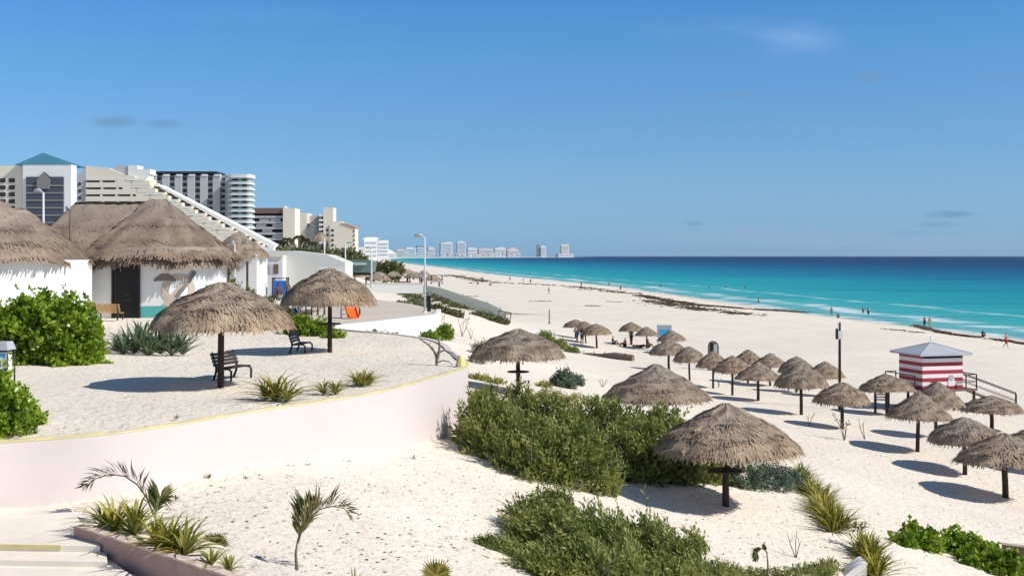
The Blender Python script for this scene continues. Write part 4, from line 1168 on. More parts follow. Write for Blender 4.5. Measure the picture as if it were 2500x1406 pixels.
for px, lb in ((776, 'first thin grey bollard post right of the climbing ladder'), (792, 'second thin grey bollard post right of the climbing ladder'), (878, 'low grey bollard post right of the orange slide')):
    p = PZ(px, 770); t_ = thing('bollard', lb, 'bollard', p, 0, 'grey posts on the plaza')
    m = MB(); m.tube([(0, 0, 0), (0, 0, .75), (0, 0, .9)], [.06, .05, .04], 8); m.obj('post', M_wood2, t_, True)
    m = MB(); m.tube([(0, 0, .02), (0, 0, .06)], .1, 8); m.obj('base', M_metal, t_)

# ------------------------------------------------------------------ lamp posts and poles
def lamp(label, px, by, ty, Y, arm=-1, mat=None, r=.07, head=.32, zb=None, group='pale street lamps'):
    Y *= YS; x_ = (px - CX) / F * Y; z0 = ZC - (by - HY) / F * Y; h_ = (by - ty) / F * Y
    if zb is not None: h_ += z0 - zb; z0 = zb
    t_ = thing('street_lamp', label, 'street lamp', (x_, Y, z0), 0, group)
    m = MB(); m.tube([(0, 0, -.2), (0, 0, h_ * .5), (0, 0, h_)], [r, r * .85, r * .7], 9); m.obj('pole', mat or M_lamp, t_, True)
    m = MB(); m.tube([(0, 0, -.02), (0, 0, .12)], r * 1.8, 10); m.obj('base', M_conc, t_)
    m = MB(); m.tube([(0, 0, h_), (arm * head * .9, 0, h_ + .06)], .035, 6); m.obj('arm', mat or M_lamp, t_)
    m = MB(); m.tube([(arm * head * .3, 0, h_ + .07), (arm * head * .8, 0, h_ + .13), (arm * head * 1.6, 0, h_ + .12), (arm * head * 1.9, 0, h_ + .05)], [.05, .11, .10, .03], 8); m.obj('lamp_head', M_metal, t_, True)
    return t_
lamp('tall pale street lamp standing alone before the sea at the end of the plaza', 1037, 762, 580, 57, -1, r=.058, zb=PLZ)
lamp('pale street lamp left of the tall one, beside the green awning', 907, 690, 608, 112, -1, r=.11, zb=ZC - 3.4)
lamp('street lamp in front of the dark glazed hotel atrium', 106, 590, 470, 60, -1, r=.09, zb=ZC - 2.8)
lamp('short street lamp between the left hut and the main hut roofs', 172, 600, 515, 44, -1, M_wood2, r=.07, zb=gz, head=.1)
lamp('thin street lamp before the small far hut', 573, 668, 598, 57, -1, r=.06, zb=ZC - 3, head=.12)
lamp('street lamp before the stepped cream hotel complex', 792, 640, 580, 150, -1, r=.14, zb=ZC - 3.5, head=.5)
lamp('street lamp at the right corner of the flat white building', 843, 665, 595, 105, 1, r=.09, zb=ZC - 3.5, head=.5)
p = G(2053, 962)
h_ = (945 - 787) * p.y / F
p = G(2050, 1000); h_ = (1000 - 787) * p.y / F
t_ = thing('camera_pole', 'tall dark pole with a white box on it rising above the beach umbrellas', 'pole', p)
m = MB(); m.tube([(0, 0, -.3), (0, 0, h_ * .7), (.01, 0, h_)], [.085, .075, .065], 9); m.obj('pole', M_black, t_, True)
m = MB(); m.box(-.16, .14, -.2, -.09, h_ * .81, h_ * .9); m.obj('box', M_wplank, t_, bevel=.01)
m = MB(); m.box(-.26, -.14, -.24, -.05, h_ * .81, h_ * .93); m.obj('camera', M_black, t_, bevel=.01)
m = MB(); m.box(-.13, -.07, -.09, -.03, h_ * .9, h_ * 1.0); m.obj('white_strip', M_wplank, t_)
p = G(1341, 790)
t_ = thing('marker_post', 'thin weathered post standing alone in the middle of the empty beach', 'post', p)
m = MB(); m.tube([(0, 0, -.2), (0, 0, 34 * p.y / F)], .08, 7); m.obj('shaft', M_wood2, t_, True)
m = MB(); m.tube([(0, 0, 0), (0, 0, .08)], .2, 8); m.obj('base', M_wood2, t_, True)
# black speaker box beside the tall lamp
t_ = thing('totem_box', 'narrow black upright box beside the foot of the tall lamp', 'box', (-4.95, 58.6 * YS, PLZ))
m = MB(); m.box(-.11, .11, -.1, .1, 0, .95); m.obj('body', M_black, t_, bevel=.02)
m = MB(); m.tube([(0, 0, .95), (0, 0, 1.02)], .07, 8); m.obj('cap', M_metal, t_)

# ------------------------------------------------------------------ lifeguard hut
Yh = 58.0 * YS
hx = (2272 - CX) / F * Yh
hz = g1(hx, Yh)
t_ = thing('lifeguard_hut', 'red and white striped lifeguard hut with grey pyramid roof on the beach', 'hut', (hx, Yh, hz), rad(15))
dk = (ZC - (945 - HY) / F * Yh) - hz
hw, hd, hh = 1.34, 1.2, 2.02
m = MB()
nb = 9
for k_ in range(nb):
    z0 = dk + hh * k_ / nb; z1 = dk + hh * (k_ + 1) / nb
    if k_ == nb - 1:
        m.box(-hw, -hw + .1, -hd, hd, z0, z1, 0); m.box(hw - .1, hw, -hd, hd, z0, z1, 0); m.box(-hw, hw, hd - .1, hd, z0, z1, 0)
    else:
        m.box(-hw, hw, -hd, hd, z0, z1 - .012 * 0, k_ % 2)
m.obj('plank_walls', [M_red, M_wplank], t_)
m = MB(); m.box(-hw + .12, hw - .12, -hd + .1, -hd + .2, dk + hh * 8 / 9 + .002, dk + hh - .002); m.obj('window_opening', M_dark, t_)
re = hw + .38; rd = hd + .38; rz0 = dk + hh
m = MB(); m.add([(-re, -rd, rz0 - .05), (re, -rd, rz0 - .05), (re, rd, rz0 - .05), (-re, rd, rz0 - .05), (-re, -rd, rz0 + .05), (re, -rd, rz0 + .05), (re, rd, rz0 + .05), (-re, rd, rz0 + .05), (0, 0, rz0 + .62)], [(0, 3, 2, 1), (0, 1, 5, 4), (1, 2, 6, 5), (2, 3, 7, 6), (3, 0, 4, 7), (4, 5, 8), (5, 6, 8), (6, 7, 8), (7, 4, 8)]); rf = m.obj('roof', M_groof, t_)
m = MB()
for sx, sy in ((-1, -1), (1, -1), (1, 1), (-1, 1)): m.bar((sx * re, sy * rd, rz0 + .055), (0, 0, rz0 + .63), .05, .03)
m.tube([(0, 0, rz0 + .7), (0, 0, rz0 + 1.0)], .02, 6); m.obj('ridge_strips', M_metal, rf)
m = MB(); m.box(-hw - .75, hw + .75, -hd - .35, hd + .4, dk - .1, dk - .004); m.obj('deck', M_wood2, t_)
for x_ in (-hw - .6, -.6, .6, hw + .6):
    for y_ in (-hd - .2, hd + .2):
        m = MB(); m.bar((x_, y_, -.3), (x_, y_, dk - .1), .12); m.obj('stilt', M_wood, t_)
m = MB()
def rail(a_, b_, posts=True, h=.85):
    a_, b_ = Vector(a_), Vector(b_); u = Vector((0, 0, h))
    m.bar(a_ + u, b_ + u, .05); m.bar(a_ + u * .5, b_ + u * .5, .035)
    for p_ in (a_, b_): m.bar(p_, p_ + u, .055)
rail((hw + .7, -hd - .3, dk), (hw + .7, hd + .35, dk)); rail((hw + .7, -hd - .3, dk), (hw, -hd - .3, dk)); m.obj('railing', M_wood, t_)
m = MB(); rail((-hw - .7, -hd - .3, dk), (-hw - .7, hd + .35, dk)); rail((-hw - .7, hd + .35, dk), (-hw, hd + .35, dk)); m.obj('railing', M_wood, t_)
rs0 = (hw + .75, .2, dk - .05); rs1 = (hw + 3.3, -1.6, .05)
m = MB()
ddir = (Vector(rs1) - Vector(rs0)); sidev = Vector((ddir.y, -ddir.x, 0)).normalized() * .45
A0 = Vector(rs0)
m.add([A0 + sidev, A0 - sidev, Vector(rs1) - sidev, Vector(rs1) + sidev] + [q_ + Vector((0, 0, -.08)) for q_ in (A0 + sidev, A0 - sidev, Vector(rs1) - sidev, Vector(rs1) + sidev)], [(0, 1, 2, 3), (7, 6, 5, 4), (0, 3, 7, 4), (1, 5, 6, 2), (0, 4, 5, 1), (3, 2, 6, 7)])
m.obj('ramp', M_wood2, t_)
for s_ in (-1, 1):
    m = MB(); rail(A0 + sidev * s_, Vector(rs1) + sidev * s_); m.obj('ramp_railing', M_wood, t_)
m = MB(); m.box(.35, .75, -hd - .03, -hd - .004, dk + .18, dk + .62); sg = m.obj('notice_board', M_wplank, t_)
m = MB(); m.tube([(.55, -hd - .045, dk + .66), (.55, -hd - .012, dk + .66)], .17, 16); m.obj('round_emblem', M_metal, t_)
# slatted rack beside
p = G(2152, 1010)
t_ = thing('slatted_rack', 'small dark rack with pale slats under the umbrella left of the lifeguard hut', 'rack', p)
m = MB()
for x_ in (-.35, .35): m.bar((x_, 0, -.1), (x_, 0, 1.35), .12)
m.obj('uprights', M_black, t_)
for k_ in range(4):
    m = MB(); m.box(-.29, .29, -.03, .03, .75 + .15 * k_, .84 + .15 * k_); m.obj('slat', M_metal, t_)
# blue panel sign
p = G(1622, 856)
t_ = thing('panel_sign', 'white framed sign panel with a sky blue picture among the far umbrellas', 'sign', p)
k_ = p.y / F
zt0 = 28 * k_; 
m = MB(); m.box(-18 * k_, 18 * k_, -.04, .04, 32 * k_, 61 * k_); m.obj('board', M_groof, t_, bevel=.02)
m = MB(); m.box(-12 * k_, 12 * k_, -.055, -.04, 37 * k_, 52 * k_); m.obj('blue_picture', M_skyblue, t_)
m = MB(); m.box(-19 * k_, 19 * k_, -.06, .06, 61 * k_, 64 * k_); m.obj('top_rail', M_wplank, t_)
for x_ in (-15 * k_, 15 * k_):
    m = MB(); m.bar((x_, 0, -.2), (x_, 0, 32 * k_), .1); m.obj('post', M_metal, t_)
# grey booth
p = G(1743, 905); k_ = p.y / F
t_ = thing('beach_booth', 'small grey arched booth with a dark opening behind the umbrella rows', 'booth', p)
prof = [(-12, 0), (12, 0), (12, 60), (9, 68), (3, 72), (-3, 72), (-9, 68), (-12, 60)]
m = MB(); vs = [(x_ * k_, 0, z_ * k_) for x_, z_ in prof] + [(x_ * k_, .6, z_ * k_) for x_, z_ in prof]
m.add(vs, [tuple(range(8)), tuple(range(15, 7, -1))] + [(i_ + 8, (i_ + 1) % 8 + 8, (i_ + 1) % 8, i_) for i_ in range(8)]); m.obj('shell', M_wood2, t_)
m = MB(); m.box(-9 * k_, -2 * k_, -.012, .02, 40 * k_, 68 * k_); m.obj('opening', M_dark, t_)
m = MB(); m.box(0 * k_, 8 * k_, -.012, .02, 44 * k_, 64 * k_); m.obj('pale_panel', M_groof, t_)
# stacked loungers on the slope
p = G(1475, 872)
t_ = thing('boat_cover', 'narrow grey covered pile lying on the slope behind the half buried umbrella', 'pile', p, rad(-38))
m = MB(); pts_ = [(-2.6 + k_ * .8, .1 * math.sin(k_), .12 + .06 * math.sin(k_ * 1.7)) for k_ in range(8)]
m.tube(pts_, [.06, .14, .2, .26, .3, .34, .36, .3], 7); m.obj('cover', M_wood2, t_)
m = MB()
for k_ in range(5):
    m = MB(); m.bar((-2 + k_ * 1.1, -.3, .0), (-2 + k_ * 1.1, -.25, .5), .05); m.obj('stake', M_wood, t_)
# ------------------------------------------------------------------ buildings
def bmat(name, rgb, **k): return paint(name, tuple(rgb), .85, .05, .05, 0, .2, **k)
B_cream = bmat('cream_hotel_render', (.76, .70, .575)); B_white = bmat('white_hotel_render', (.78, .78, .75)); B_grey = bmat('grey_hotel_render', (.46, .47, .47))
B_brown = bmat('brown_hotel_render', (.20, .13, .10)); B_dark = bmat('dark_hotel_glass', (.035, .04, .045)); B_sl = bmat('slate_glazing', (.075, .09, .12))
B_teal = bmat('teal_glass_roof', (.06, .20, .28)); B_aq = bmat('aqua_balcony_glass', (.36, .47, .46)); B_or = bmat('orange_roof_tiles', (.50, .24, .12)); B_pink = bmat('pale_pink_render', (.62, .54, .55)); B_far = bmat('pale_far_render', (.66, .68, .70)); B_fwin = bmat('far_window_bands', (.42, .46, .50)); B_fin = bmat('fin_grey_render', (.52, .53, .53)); B_dgrey = bmat('dark_grey_and_shade_render', (.22, .22, .21))  # B_dgrey: truly dark parts, and shade put into the hotel colours
class Bld:
    def __init__(s, name, label, cat, x0, x1, yb, Y, group=None):
        Y *= YS; s.Y = Y; s.o = Vector((((x0 + x1) / 2 - CX) / F * Y, Y, ZC - (yb - HY) / F * Y))
        s.r = thing(name, label, cat, s.o, 0, group)
    def b(s, name, mat, rects, dy=0, dep=10, depf=None):
        """rects in sight-line pixels at the facade distance, turned into metres"""
        m = MB(); Y = s.Y
        for (x0, x1, yt, yb) in rects:
            m.box((x0 - CX) / F * Y, (x1 - CX) / F * Y, Y + dy, Y + dy + dep, ZC - (yb - HY) / F * Y, ZC - (yt - HY) / F * Y)
        o = m.obj(name, mat, s.r); o.location = -s.o; return o
    def poly(s, name, mat, pts, dy=0, dep=10):
        Y = s.Y; m = MB(); n_ = len(pts)
        V_ = [((x - CX) / F * Y, Y + dy, ZC - (y - HY) / F * Y) for x, y in pts]
        m.add(V_ + [(a, b + dep, c) for a, b, c in V_], [tuple(range(n_)), tuple(range(2 * n_ - 1, n_ - 1, -1))] + [(i, i + n_, (i + 1) % n_ + n_, (i + 1) % n_) for i in range(n_)])
        o = m.obj(name, mat, s.r); o.location = -s.o; return o
# atrium hotel
A = Bld('hotel', 'white hotel with dark glazed atrium and teal pyramid roof at the far left', 'hotel', -120, 178, 640, 330)
A.b('wing', B_cream, [(-160, 55, 405, 660)], 0, 8)
for x in (-60, -30, 0, 22):
    for y in (436, 453, 470, 487, 504):
        A.b('window', B_dark, [(x, x + 14, y, y + 10)], -.25, .2)
A.poly('tower', B_white, [(60, 403), (178, 403), (178, 660), (60, 660)], -1.5, 5)
A.poly('atrium_glazing', B_sl, [(69, 433), (100, 433), (113, 421), (127, 433), (160, 433), (160, 655), (69, 655)], -1.9, .4)
for k in range(8): A.b('spandrel', B_dgrey, [(69, 160, 452 + k * 18, 456 + k * 18)], -2.1, .15)
A.poly('entrance_gable', B_dgrey, [(97, 440), (113, 424), (129, 440), (127, 462), (97, 462)], -2.6, .5)
m = MB(); Y = 330 * YS
ap = ((105 - CX) / F * 420, 420, ZC + (HY - 373) / F * 420)
q = [((40 - CX) / F * Y, Y - 1.6, ZC + (HY - 403.5) / F * Y), ((178 - CX) / F * Y, Y - 1.6, ZC + (HY - 403.5) / F * Y), ((178 - CX) / F * Y, Y + 14, ZC + (HY - 403.5) / F * Y), ((40 - CX) / F * Y, Y + 14, ZC + (HY - 403.5) / F * Y), ap]
m.add(q, [(0, 3, 2, 1), (0, 1, 4), (1, 2, 4), (2, 3, 4), (3, 0, 4)]); o = m.obj('pyramid_roof', B_teal, A.r); o.location = -A.o
# terraced hotel
A = Bld('hotel', 'cream terraced hotel stepping down to the right like a pyramid', 'hotel', 180, 670, 645, 400)
A.poly('end_wall', B_grey, [(180, 440), (212, 405), (212, 650), (180, 650)], -.6, 14)
for y in (446, 463, 480): A.b('porthole', B_dark, [(193, 199, y, y + 7)], -.8, .15)
A.poly('upper_block', B_cream, [(212, 405), (262, 410), (300, 426), (330, 432), (330, 436), (212, 436)], -.3, 14)
A.b('penthouse', B_grey, [(276, 308, 403, 430)], 3, 8)
A.b('penthouse_white', B_white, [(308, 331, 403, 440), (331, 362, 412, 424), (331, 357, 424, 436)], 2.5, 8)
for i in range(13):
    y0 = 436 + i * 17; xe = 358 + max(0, (y0 - 446)) * 1.93
    A.b('floor_slab', B_cream, [(212, xe, y0, y0 + 5)], -1.2 - i * .12, 15)
    A.b('parapet', B_cream, [(212, xe, y0 + 10, y0 + 17)], -1.3 - i * .12, .5)
    A.b('back_wall', B_dgrey, [(212, xe - 14, y0 + 5, y0 + 17)], 1.2, 12)  # balcony recess shade put into the wall's dark grey
    xs = 216 + (i * 3) % 5
    for k in range(12):
        x = xs + k * 37
        if x + 30 > xe - 26: break
        A.b('balcony_partition', B_white, [(x + 30, x + 35, y0 + 4.5, y0 + 11)], -1.1 - i * .12, 2.6)
        if k < 6: A.b('window', B_dark, [(x + 3, x + 24, y0 + 5.5, y0 + 10)], .9, .3)
    A.b('terrace_end', B_cream, [(xe - 34, xe + 10, y0 + 8, y0 + 17)], -1.42 - i * .12, 15)
    A.b('terrace_mass', B_cream, [(max(212, xe - 70), xe - 2, y0 + 4.5, y0 + 17.5)], -1.22 - i * .12, 12)
    A.b('terrace_step', B_white, [(xe - 48, xe - 4, y0 + 3, y0 + 6)], -1.38 - i * .12, 3)
    A.b('painted_terrace_shade', B_dgrey, [(xe - 40, xe - 29, y0 + 6, y0 + 8)], -1.27 - i * .12, 3)  # dark strip painting the shade between terrace ends
A.poly('sloping_parapet', B_white, [(372, 449), (380, 449), (672, 600), (672, 610), (640, 596)], 2.0, 12)
A.b('lowest_block', B_white, [(575, 672, 603, 622)], -3.6, 14)
# finned tower
A = Bld('hotel', 'grey hotel slab with vertical fins and dark roof line behind the terraced hotel', 'hotel', 360, 552, 640, 480)
A.b('core', B_grey, [(362, 552, 428, 640)], 2, 16)
A.b('roof_canopy', B_dark, [(332, 530, 419, 424)], -1, 18)
for k in range(7):
    x = 366 + k * 31
    A.poly('fin', B_fin, [(x, 428), (x + 17, 428), (x + 17, 640), (x, 640)], -1.2, 3.2)
    A.b('fin_cap', B_white, [(x + 4, x + 18, 426, 431)], -1.5, 3.2)
    for j in range(9):
        y = 434 + j * 14.5
        A.b('balcony', B_sl, [(x + 19.5, x + 25, y, y + 4.5)], 1.6, .35)
        A.b('balcony_front', B_grey, [(x + 17.2, x + 30.5, y + 8, y + 12)], -.4, .3)
A = Bld('hotel', 'rounded corner tower of curved white balconies with aqua glass beside the finned hotel', 'hotel', 553, 613, 640, 470)
def disc(A, name, mat, cx, w, yt, yb, dy, dep):
    m = MB(); Y = A.Y; n_ = 20; loop = []
    for k in range(n_):
        a = 6.28318 * k / n_; ex = .4
        loop.append(((cx - CX) / F * Y + w / F * Y * math.copysign(abs(math.cos(a)) ** ex, math.cos(a)), Y + 6 + dep * math.copysign(abs(math.sin(a)) ** ex, math.sin(a))))
    m.prism(loop, ZC - (yb - HY) / F * Y, ZC - (yt - HY) / F * Y)
    o = m.obj(name, mat, A.r); o.location = -A.o
disc(A, 'core', B_grey, 583, 25, 432, 640, 0, 5)
disc(A, 'crown', B_white, 583, 30, 426, 434, 0, 6.5)
for j in range(14):
    y = 441 + j * 13.5
    disc(A, 'balcony_slab', B_white, 583, 29.5, y + 5, y + 8.5, 0, 6.3)
    disc(A, 'glass_balustrade', B_aq, 583, 28.5, y + 1, y + 5, 0, 6.1)
    A.b('dark_window', B_dark, [(566, 580, y - 3.5, y + .5)], .6, .3)
    A.b('dark_window', B_dark, [(590, 602, y - 3.5, y + .5)], .6, .3)
# brown hotel
A = Bld('hotel', 'brown topped hotel with dark horizontal balconies and a cream end block', 'hotel', 612, 722, 640, 560)
A.b('body', B_dark, [(600, 693, 520, 640)], 2, 16)
A.b('top_band', B_brown, [(600, 694, 508, 521)], -.5, 18)
for j in range(7):
    A.b('balcony_band', B_grey, [(600, 692, 527 + j * 13.5, 532.5 + j * 13.5)], 0, 2.2)
for x, y in ((633, 534), (660, 534), (625, 547), (665, 547), (640, 560), (665, 574)):
    A.b('balcony_screen', B_grey, [(x, x + 24, y, y + 6)], .4, 1.0)
A.b('cream_pier', B_cream, [(692, 706, 508, 640), (706, 721, 509, 640)], -1.5, 17)
A.b('roof_box', B_white, [(688, 694, 503, 509)], 3, 6)
# cream complex
A = Bld('hotel', 'cream hotel complex with a square tower and an orange edged lower block', 'hotel', 720, 870, 645, 640)
A.b('left_wing', B_cream, [(722, 748, 520, 645)], 2, 20)
A.b('back_wing', B_pink, [(746, 785, 525, 645)], 12, 14)
for j in range(7): A.b('balcony', B_dgrey, [(724, 731, 528 + j * 12, 532 + j * 12)], 1.7, .3)
A.poly('shaded_stair_wing', B_dgrey, [(748, 560), (768, 535), (785, 527), (785, 645), (748, 645)], 0, 10)  # the wing's shade is put into its dark grey colour
for j in range(7): A.b('balcony', B_white, [(779, 792, 524 + j * 11, 529 + j * 11)], -1.0, 4)
A.b('tower', B_cream, [(790, 814, 507, 645)], -1.2, 14)
A.poly('lower_block', B_cream, [(806, 645), (806, 548), (815, 541), (832, 541), (838, 547), (868, 558), (868, 645)], -2, 16)
A.poly('tiled_edge', B_or, [(835, 544), (869, 555), (869, 558.5), (835, 547.5)], -2.4, 17)
for j in range(6):
    for x in (797, 810): A.b('window', B_dark, [(x, x + 6, 560 + j * 12, 565 + j * 12)], -2.25, .2)
    A.b('side_window', B_brown, [(863.5, 866.5, 562 + j * 11, 567 + j * 11)], -2.25, .2)
# flat white building
A = Bld('white_building', 'flat roofed white building with narrow windows beyond the playground', 'building', 575, 835, 715, 80)
A.b('front_block', B_white, [(577, 690, 626, 720)], 0, 6)
A.poly('side_block', bmat('warm_white_render', (.66, .65, .60)), [(640, 612), (700, 612), (790, 622), (836, 641), (836, 720), (640, 720)], 1.5, 5)
A.b('roof_edge', B_cream, [(576, 691, 623.5, 627)], -.15, 6.2)
for x, w, mt in ((600, 4, B_grey), (634, 6, B_brown), (648, 6, B_dgrey), (658, 6, B_pink), (668, 12, B_brown)): A.b('window', mt, [(x, x + w, 645, 668)], -.05, .1)
A.b('low_wall', B_white, [(775, 842, 652, 664)], .3, .6)
# green awning building
A = Bld('beach_bar', 'beach bar with faded green fabric roof beside the second lamp', 'building', 842, 905, 672, 125)
A.poly('fabric_roof', bmat('faded_green_fabric', (.14, .20, .175)), [(838, 640), (850, 634), (900, 634), (912, 642), (908, 666), (838, 664)], 0, 4)
A.b('pale_fascia', bmat('pale_aqua_fascia', (.42, .55, .5)), [(853, 894, 641, 647)], -.3, .3)
A.b('counter', B_dark, [(846, 905, 664, 672)], .5, 3)
# scattered far blocks
def block(label, x0, x1, yt, yb, Y, mat, roof=None, bands=4, cat='building', name='apartment_block', win=B_fwin):
    A = Bld(name, label, cat, x0, x1, yb, Y); Y *= YS; dep = (x1 - x0) / F * Y * .45; A.r.rotation_euler[2] = rad(24)
    A.b('walls', mat, [(x0, x1, yt, yb)], 0, dep)
    h = (yb - yt) / (bands + .6)
    for k in range(bands):
        y = yt + h * (k + .45); A.b('window_band', win, [(x0 + (x1 - x0) * .08, x1 - (x1 - x0) * .08, y, y + h * .42)], -.006 * Y * .05 - .1, .1)
    if roof: A.poly('roof', roof[0], [(x0 - 1, yt), (x1 + 1, yt), *[(x0 + (x1 - x0) * a, yt - b) for a, b in roof[1]]], 0, dep)
    return A
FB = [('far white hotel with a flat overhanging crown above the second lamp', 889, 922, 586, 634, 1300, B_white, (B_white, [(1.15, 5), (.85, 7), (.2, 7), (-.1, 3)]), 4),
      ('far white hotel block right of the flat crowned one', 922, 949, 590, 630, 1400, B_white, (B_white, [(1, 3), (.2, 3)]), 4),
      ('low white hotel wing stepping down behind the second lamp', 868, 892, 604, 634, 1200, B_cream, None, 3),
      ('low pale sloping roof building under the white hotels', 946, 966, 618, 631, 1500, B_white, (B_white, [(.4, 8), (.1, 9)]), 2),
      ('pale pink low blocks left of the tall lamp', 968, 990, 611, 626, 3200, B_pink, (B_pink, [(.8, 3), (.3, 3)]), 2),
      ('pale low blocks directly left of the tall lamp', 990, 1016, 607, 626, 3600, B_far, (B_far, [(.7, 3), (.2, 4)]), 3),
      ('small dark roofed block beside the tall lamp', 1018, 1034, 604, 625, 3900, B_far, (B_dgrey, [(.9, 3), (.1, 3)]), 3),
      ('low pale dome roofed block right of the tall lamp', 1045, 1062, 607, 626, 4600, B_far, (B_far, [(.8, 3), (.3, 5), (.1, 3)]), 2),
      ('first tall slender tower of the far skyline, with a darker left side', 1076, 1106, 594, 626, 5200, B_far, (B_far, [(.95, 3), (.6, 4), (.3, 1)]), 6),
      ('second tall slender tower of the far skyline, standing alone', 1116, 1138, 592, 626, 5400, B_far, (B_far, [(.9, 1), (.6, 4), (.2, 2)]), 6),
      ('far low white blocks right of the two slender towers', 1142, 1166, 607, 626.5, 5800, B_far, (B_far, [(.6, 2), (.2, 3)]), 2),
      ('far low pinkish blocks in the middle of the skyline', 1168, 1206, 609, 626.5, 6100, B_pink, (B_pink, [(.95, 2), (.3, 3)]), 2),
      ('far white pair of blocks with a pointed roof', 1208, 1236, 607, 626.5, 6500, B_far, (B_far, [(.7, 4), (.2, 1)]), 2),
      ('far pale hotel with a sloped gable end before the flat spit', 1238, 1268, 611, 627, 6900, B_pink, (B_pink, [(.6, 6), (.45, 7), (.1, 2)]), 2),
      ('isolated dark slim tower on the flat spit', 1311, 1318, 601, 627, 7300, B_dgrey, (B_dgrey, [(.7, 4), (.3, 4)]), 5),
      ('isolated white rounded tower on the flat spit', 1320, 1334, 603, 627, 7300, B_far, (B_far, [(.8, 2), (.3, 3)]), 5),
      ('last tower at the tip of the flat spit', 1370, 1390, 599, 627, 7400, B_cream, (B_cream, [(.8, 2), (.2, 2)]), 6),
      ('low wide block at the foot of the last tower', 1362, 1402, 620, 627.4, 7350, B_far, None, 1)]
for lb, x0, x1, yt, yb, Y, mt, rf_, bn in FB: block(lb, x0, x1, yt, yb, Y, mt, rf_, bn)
rk = random.Random(9)
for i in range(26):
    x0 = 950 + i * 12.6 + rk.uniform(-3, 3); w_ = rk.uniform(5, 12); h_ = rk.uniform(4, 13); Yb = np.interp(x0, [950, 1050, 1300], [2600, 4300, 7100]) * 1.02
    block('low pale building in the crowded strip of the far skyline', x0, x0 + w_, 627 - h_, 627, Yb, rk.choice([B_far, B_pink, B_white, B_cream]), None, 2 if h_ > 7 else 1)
for o in COL.objects:
    if o.get('label', '').startswith('low pale building in the crowded'): o['group'] = 'low buildings of the far skyline'
# the spit of land carrying the far skyline
m = MB()
lo = [(-3000, 5200), (-900, 3750), (-620, 5500), (-330, 6300), (40, 8300), (462, 9080), (480, 9350), (300, 9700), (-3000, 10500)]
m.prism(lo, -2, 3.2); tag(m.obj('far_shore', bmat('far_shore_sand', (.50, .50, .44))), 'low far shore under the distant skyline', None, None, 'structure')
def tree_mass(label, pts, seed, name='tree_clump', Y=None, h=6, n=500, s=.7, fn=None):
    blobs = [((x, y, z), r_, r_ * .7, h_) for x, y, z, r_, h_ in pts]
    return bush(name, label, 'tree', blobs, M_leafD, n, 6, s, s * .5, s * 2, 1.2, (0, 0, 0), .3, seed, None, None, -.05, True, .5)
def palm_tree(label, px, by, ty, Y, seed, group='palm trees before the hotels'):
    Y *= YS; p = W3(px, by, Y); h = (by - ty) / F * Y; rs = random.Random(seed)
    t_ = thing('palm_tree', label, 'palm tree', p, 0, group)
    m = MB(); m.tube([(0, 0, -.5), (.1 * h * .3, 0, h * .4), (.15 * h * .3, 0, h * .72)], [.3, .22, .18], 7); m.obj('trunk', M_drytwig, t_, True)
    m = MB(); c = Vector((.045 * h, 0, h * .72))
    for k in range(13):
        a = k * 2.4; el = rs.uniform(-.1, 1.1); L = h * .38
        pts = [c + Vector((math.cos(a) * math.cos(el) * L * s, math.sin(a) * math.cos(el) * L * s, L * (math.sin(el) * s - .75 * s * s))) for s in (0, .25, .5, .75, 1)]
        V, Fs, ts = frond(None, None, pts, h * .12, rs, .35, .12)
        for f, tt in zip(Fs, ts): m.add([V[i] for i in f], [(0, 1, 2, 3)], 0, tt)
    m.obj('crown', M_leafD, t_)
for px, by, ty, s, lb in ((700, 615, 577, 1, 'palm tree left before the brown topped hotel'), (728, 612, 572, 2, 'tallest palm tree before the cream hotel wing'), (744, 615, 580, 3, 'palm tree right of the tallest one before the cream hotel'), (690, 618, 588, 4, 'short palm tree at the right foot of the terraced hotel'), (760, 618, 590, 5, 'short palm tree in front of the shaded stair wing')):
    palm_tree(lb, px, by + 8, ty - 4, 230, s)
def trow(y0px, y1px, Y, base, seed, label, k=7, r_=2.2, h_=2.2):
    pts = []; Y *= YS
    for i in range(k):
        px = y0px + (y1px - y0px) * i / (k - 1); p = W3(px, base + R.uniform(-2, 2), Y + R.uniform(-4, 4)); pts.append((p.x, p.y, p.z, r_ * R.uniform(.7, 1.2), h_ * R.uniform(.6, 1.2)))
    return tree_mass(label, pts, seed, n=700, s=Y * .0045)
trow(685, 775, 215, 628, 91, 'dark tree row at the foot of the hotels left of the pointed thatch', 7, 1.8, 1.0)
trow(790, 870, 190, 640, 92, 'grey green tree clump under the cream hotel complex', 6, 2.2, 1.6)
trow(912, 965, 300, 664, 93, 'dark tree clump right of the second lamp', 5, 1.7, 1.5)
# thatched pavilion and beach club shelters
def pavilion(label, px, by, ty, w, Y, mat=M_thatch2, seed=1, n=500, rise=.55, zb=None, group=None):
    Y *= YS; p = W3(px, by, Y); k = Y / F; H = (by - ty) * k; r_ = w * k / 2
    t_ = thing('thatched_pavilion', label, 'pavilion', p, 0, group)
    e = supel(0, 0, r_, r_ * .8, 2.2, 0, H * (1 - rise), .02 * H); tp = ridge(-r_ * .25, 0, r_ * .25, 0, H, 0, 0, 0, 0)
    roof_mesh('thatched_roof', e, tp, n, .25 * r_, .06 * r_, mat, t_, seed, 28, .1)
    for x_, y_ in ((-.7, -.45), (.7, -.45), (.7, .45), (-.7, .45)):
        m = MB(); m.tube([(x_ * r_, y_ * r_, -1), (x_ * r_, y_ * r_, H * (1 - rise) + .1)], .05 * r_, 6); m.obj('post', M_wood, t_, True)
pavilion('round thatched pavilion in front of the cream hotel complex', 784, 622, 568, 42, 260, M_wood and M_thatch, 1, 700, .35)
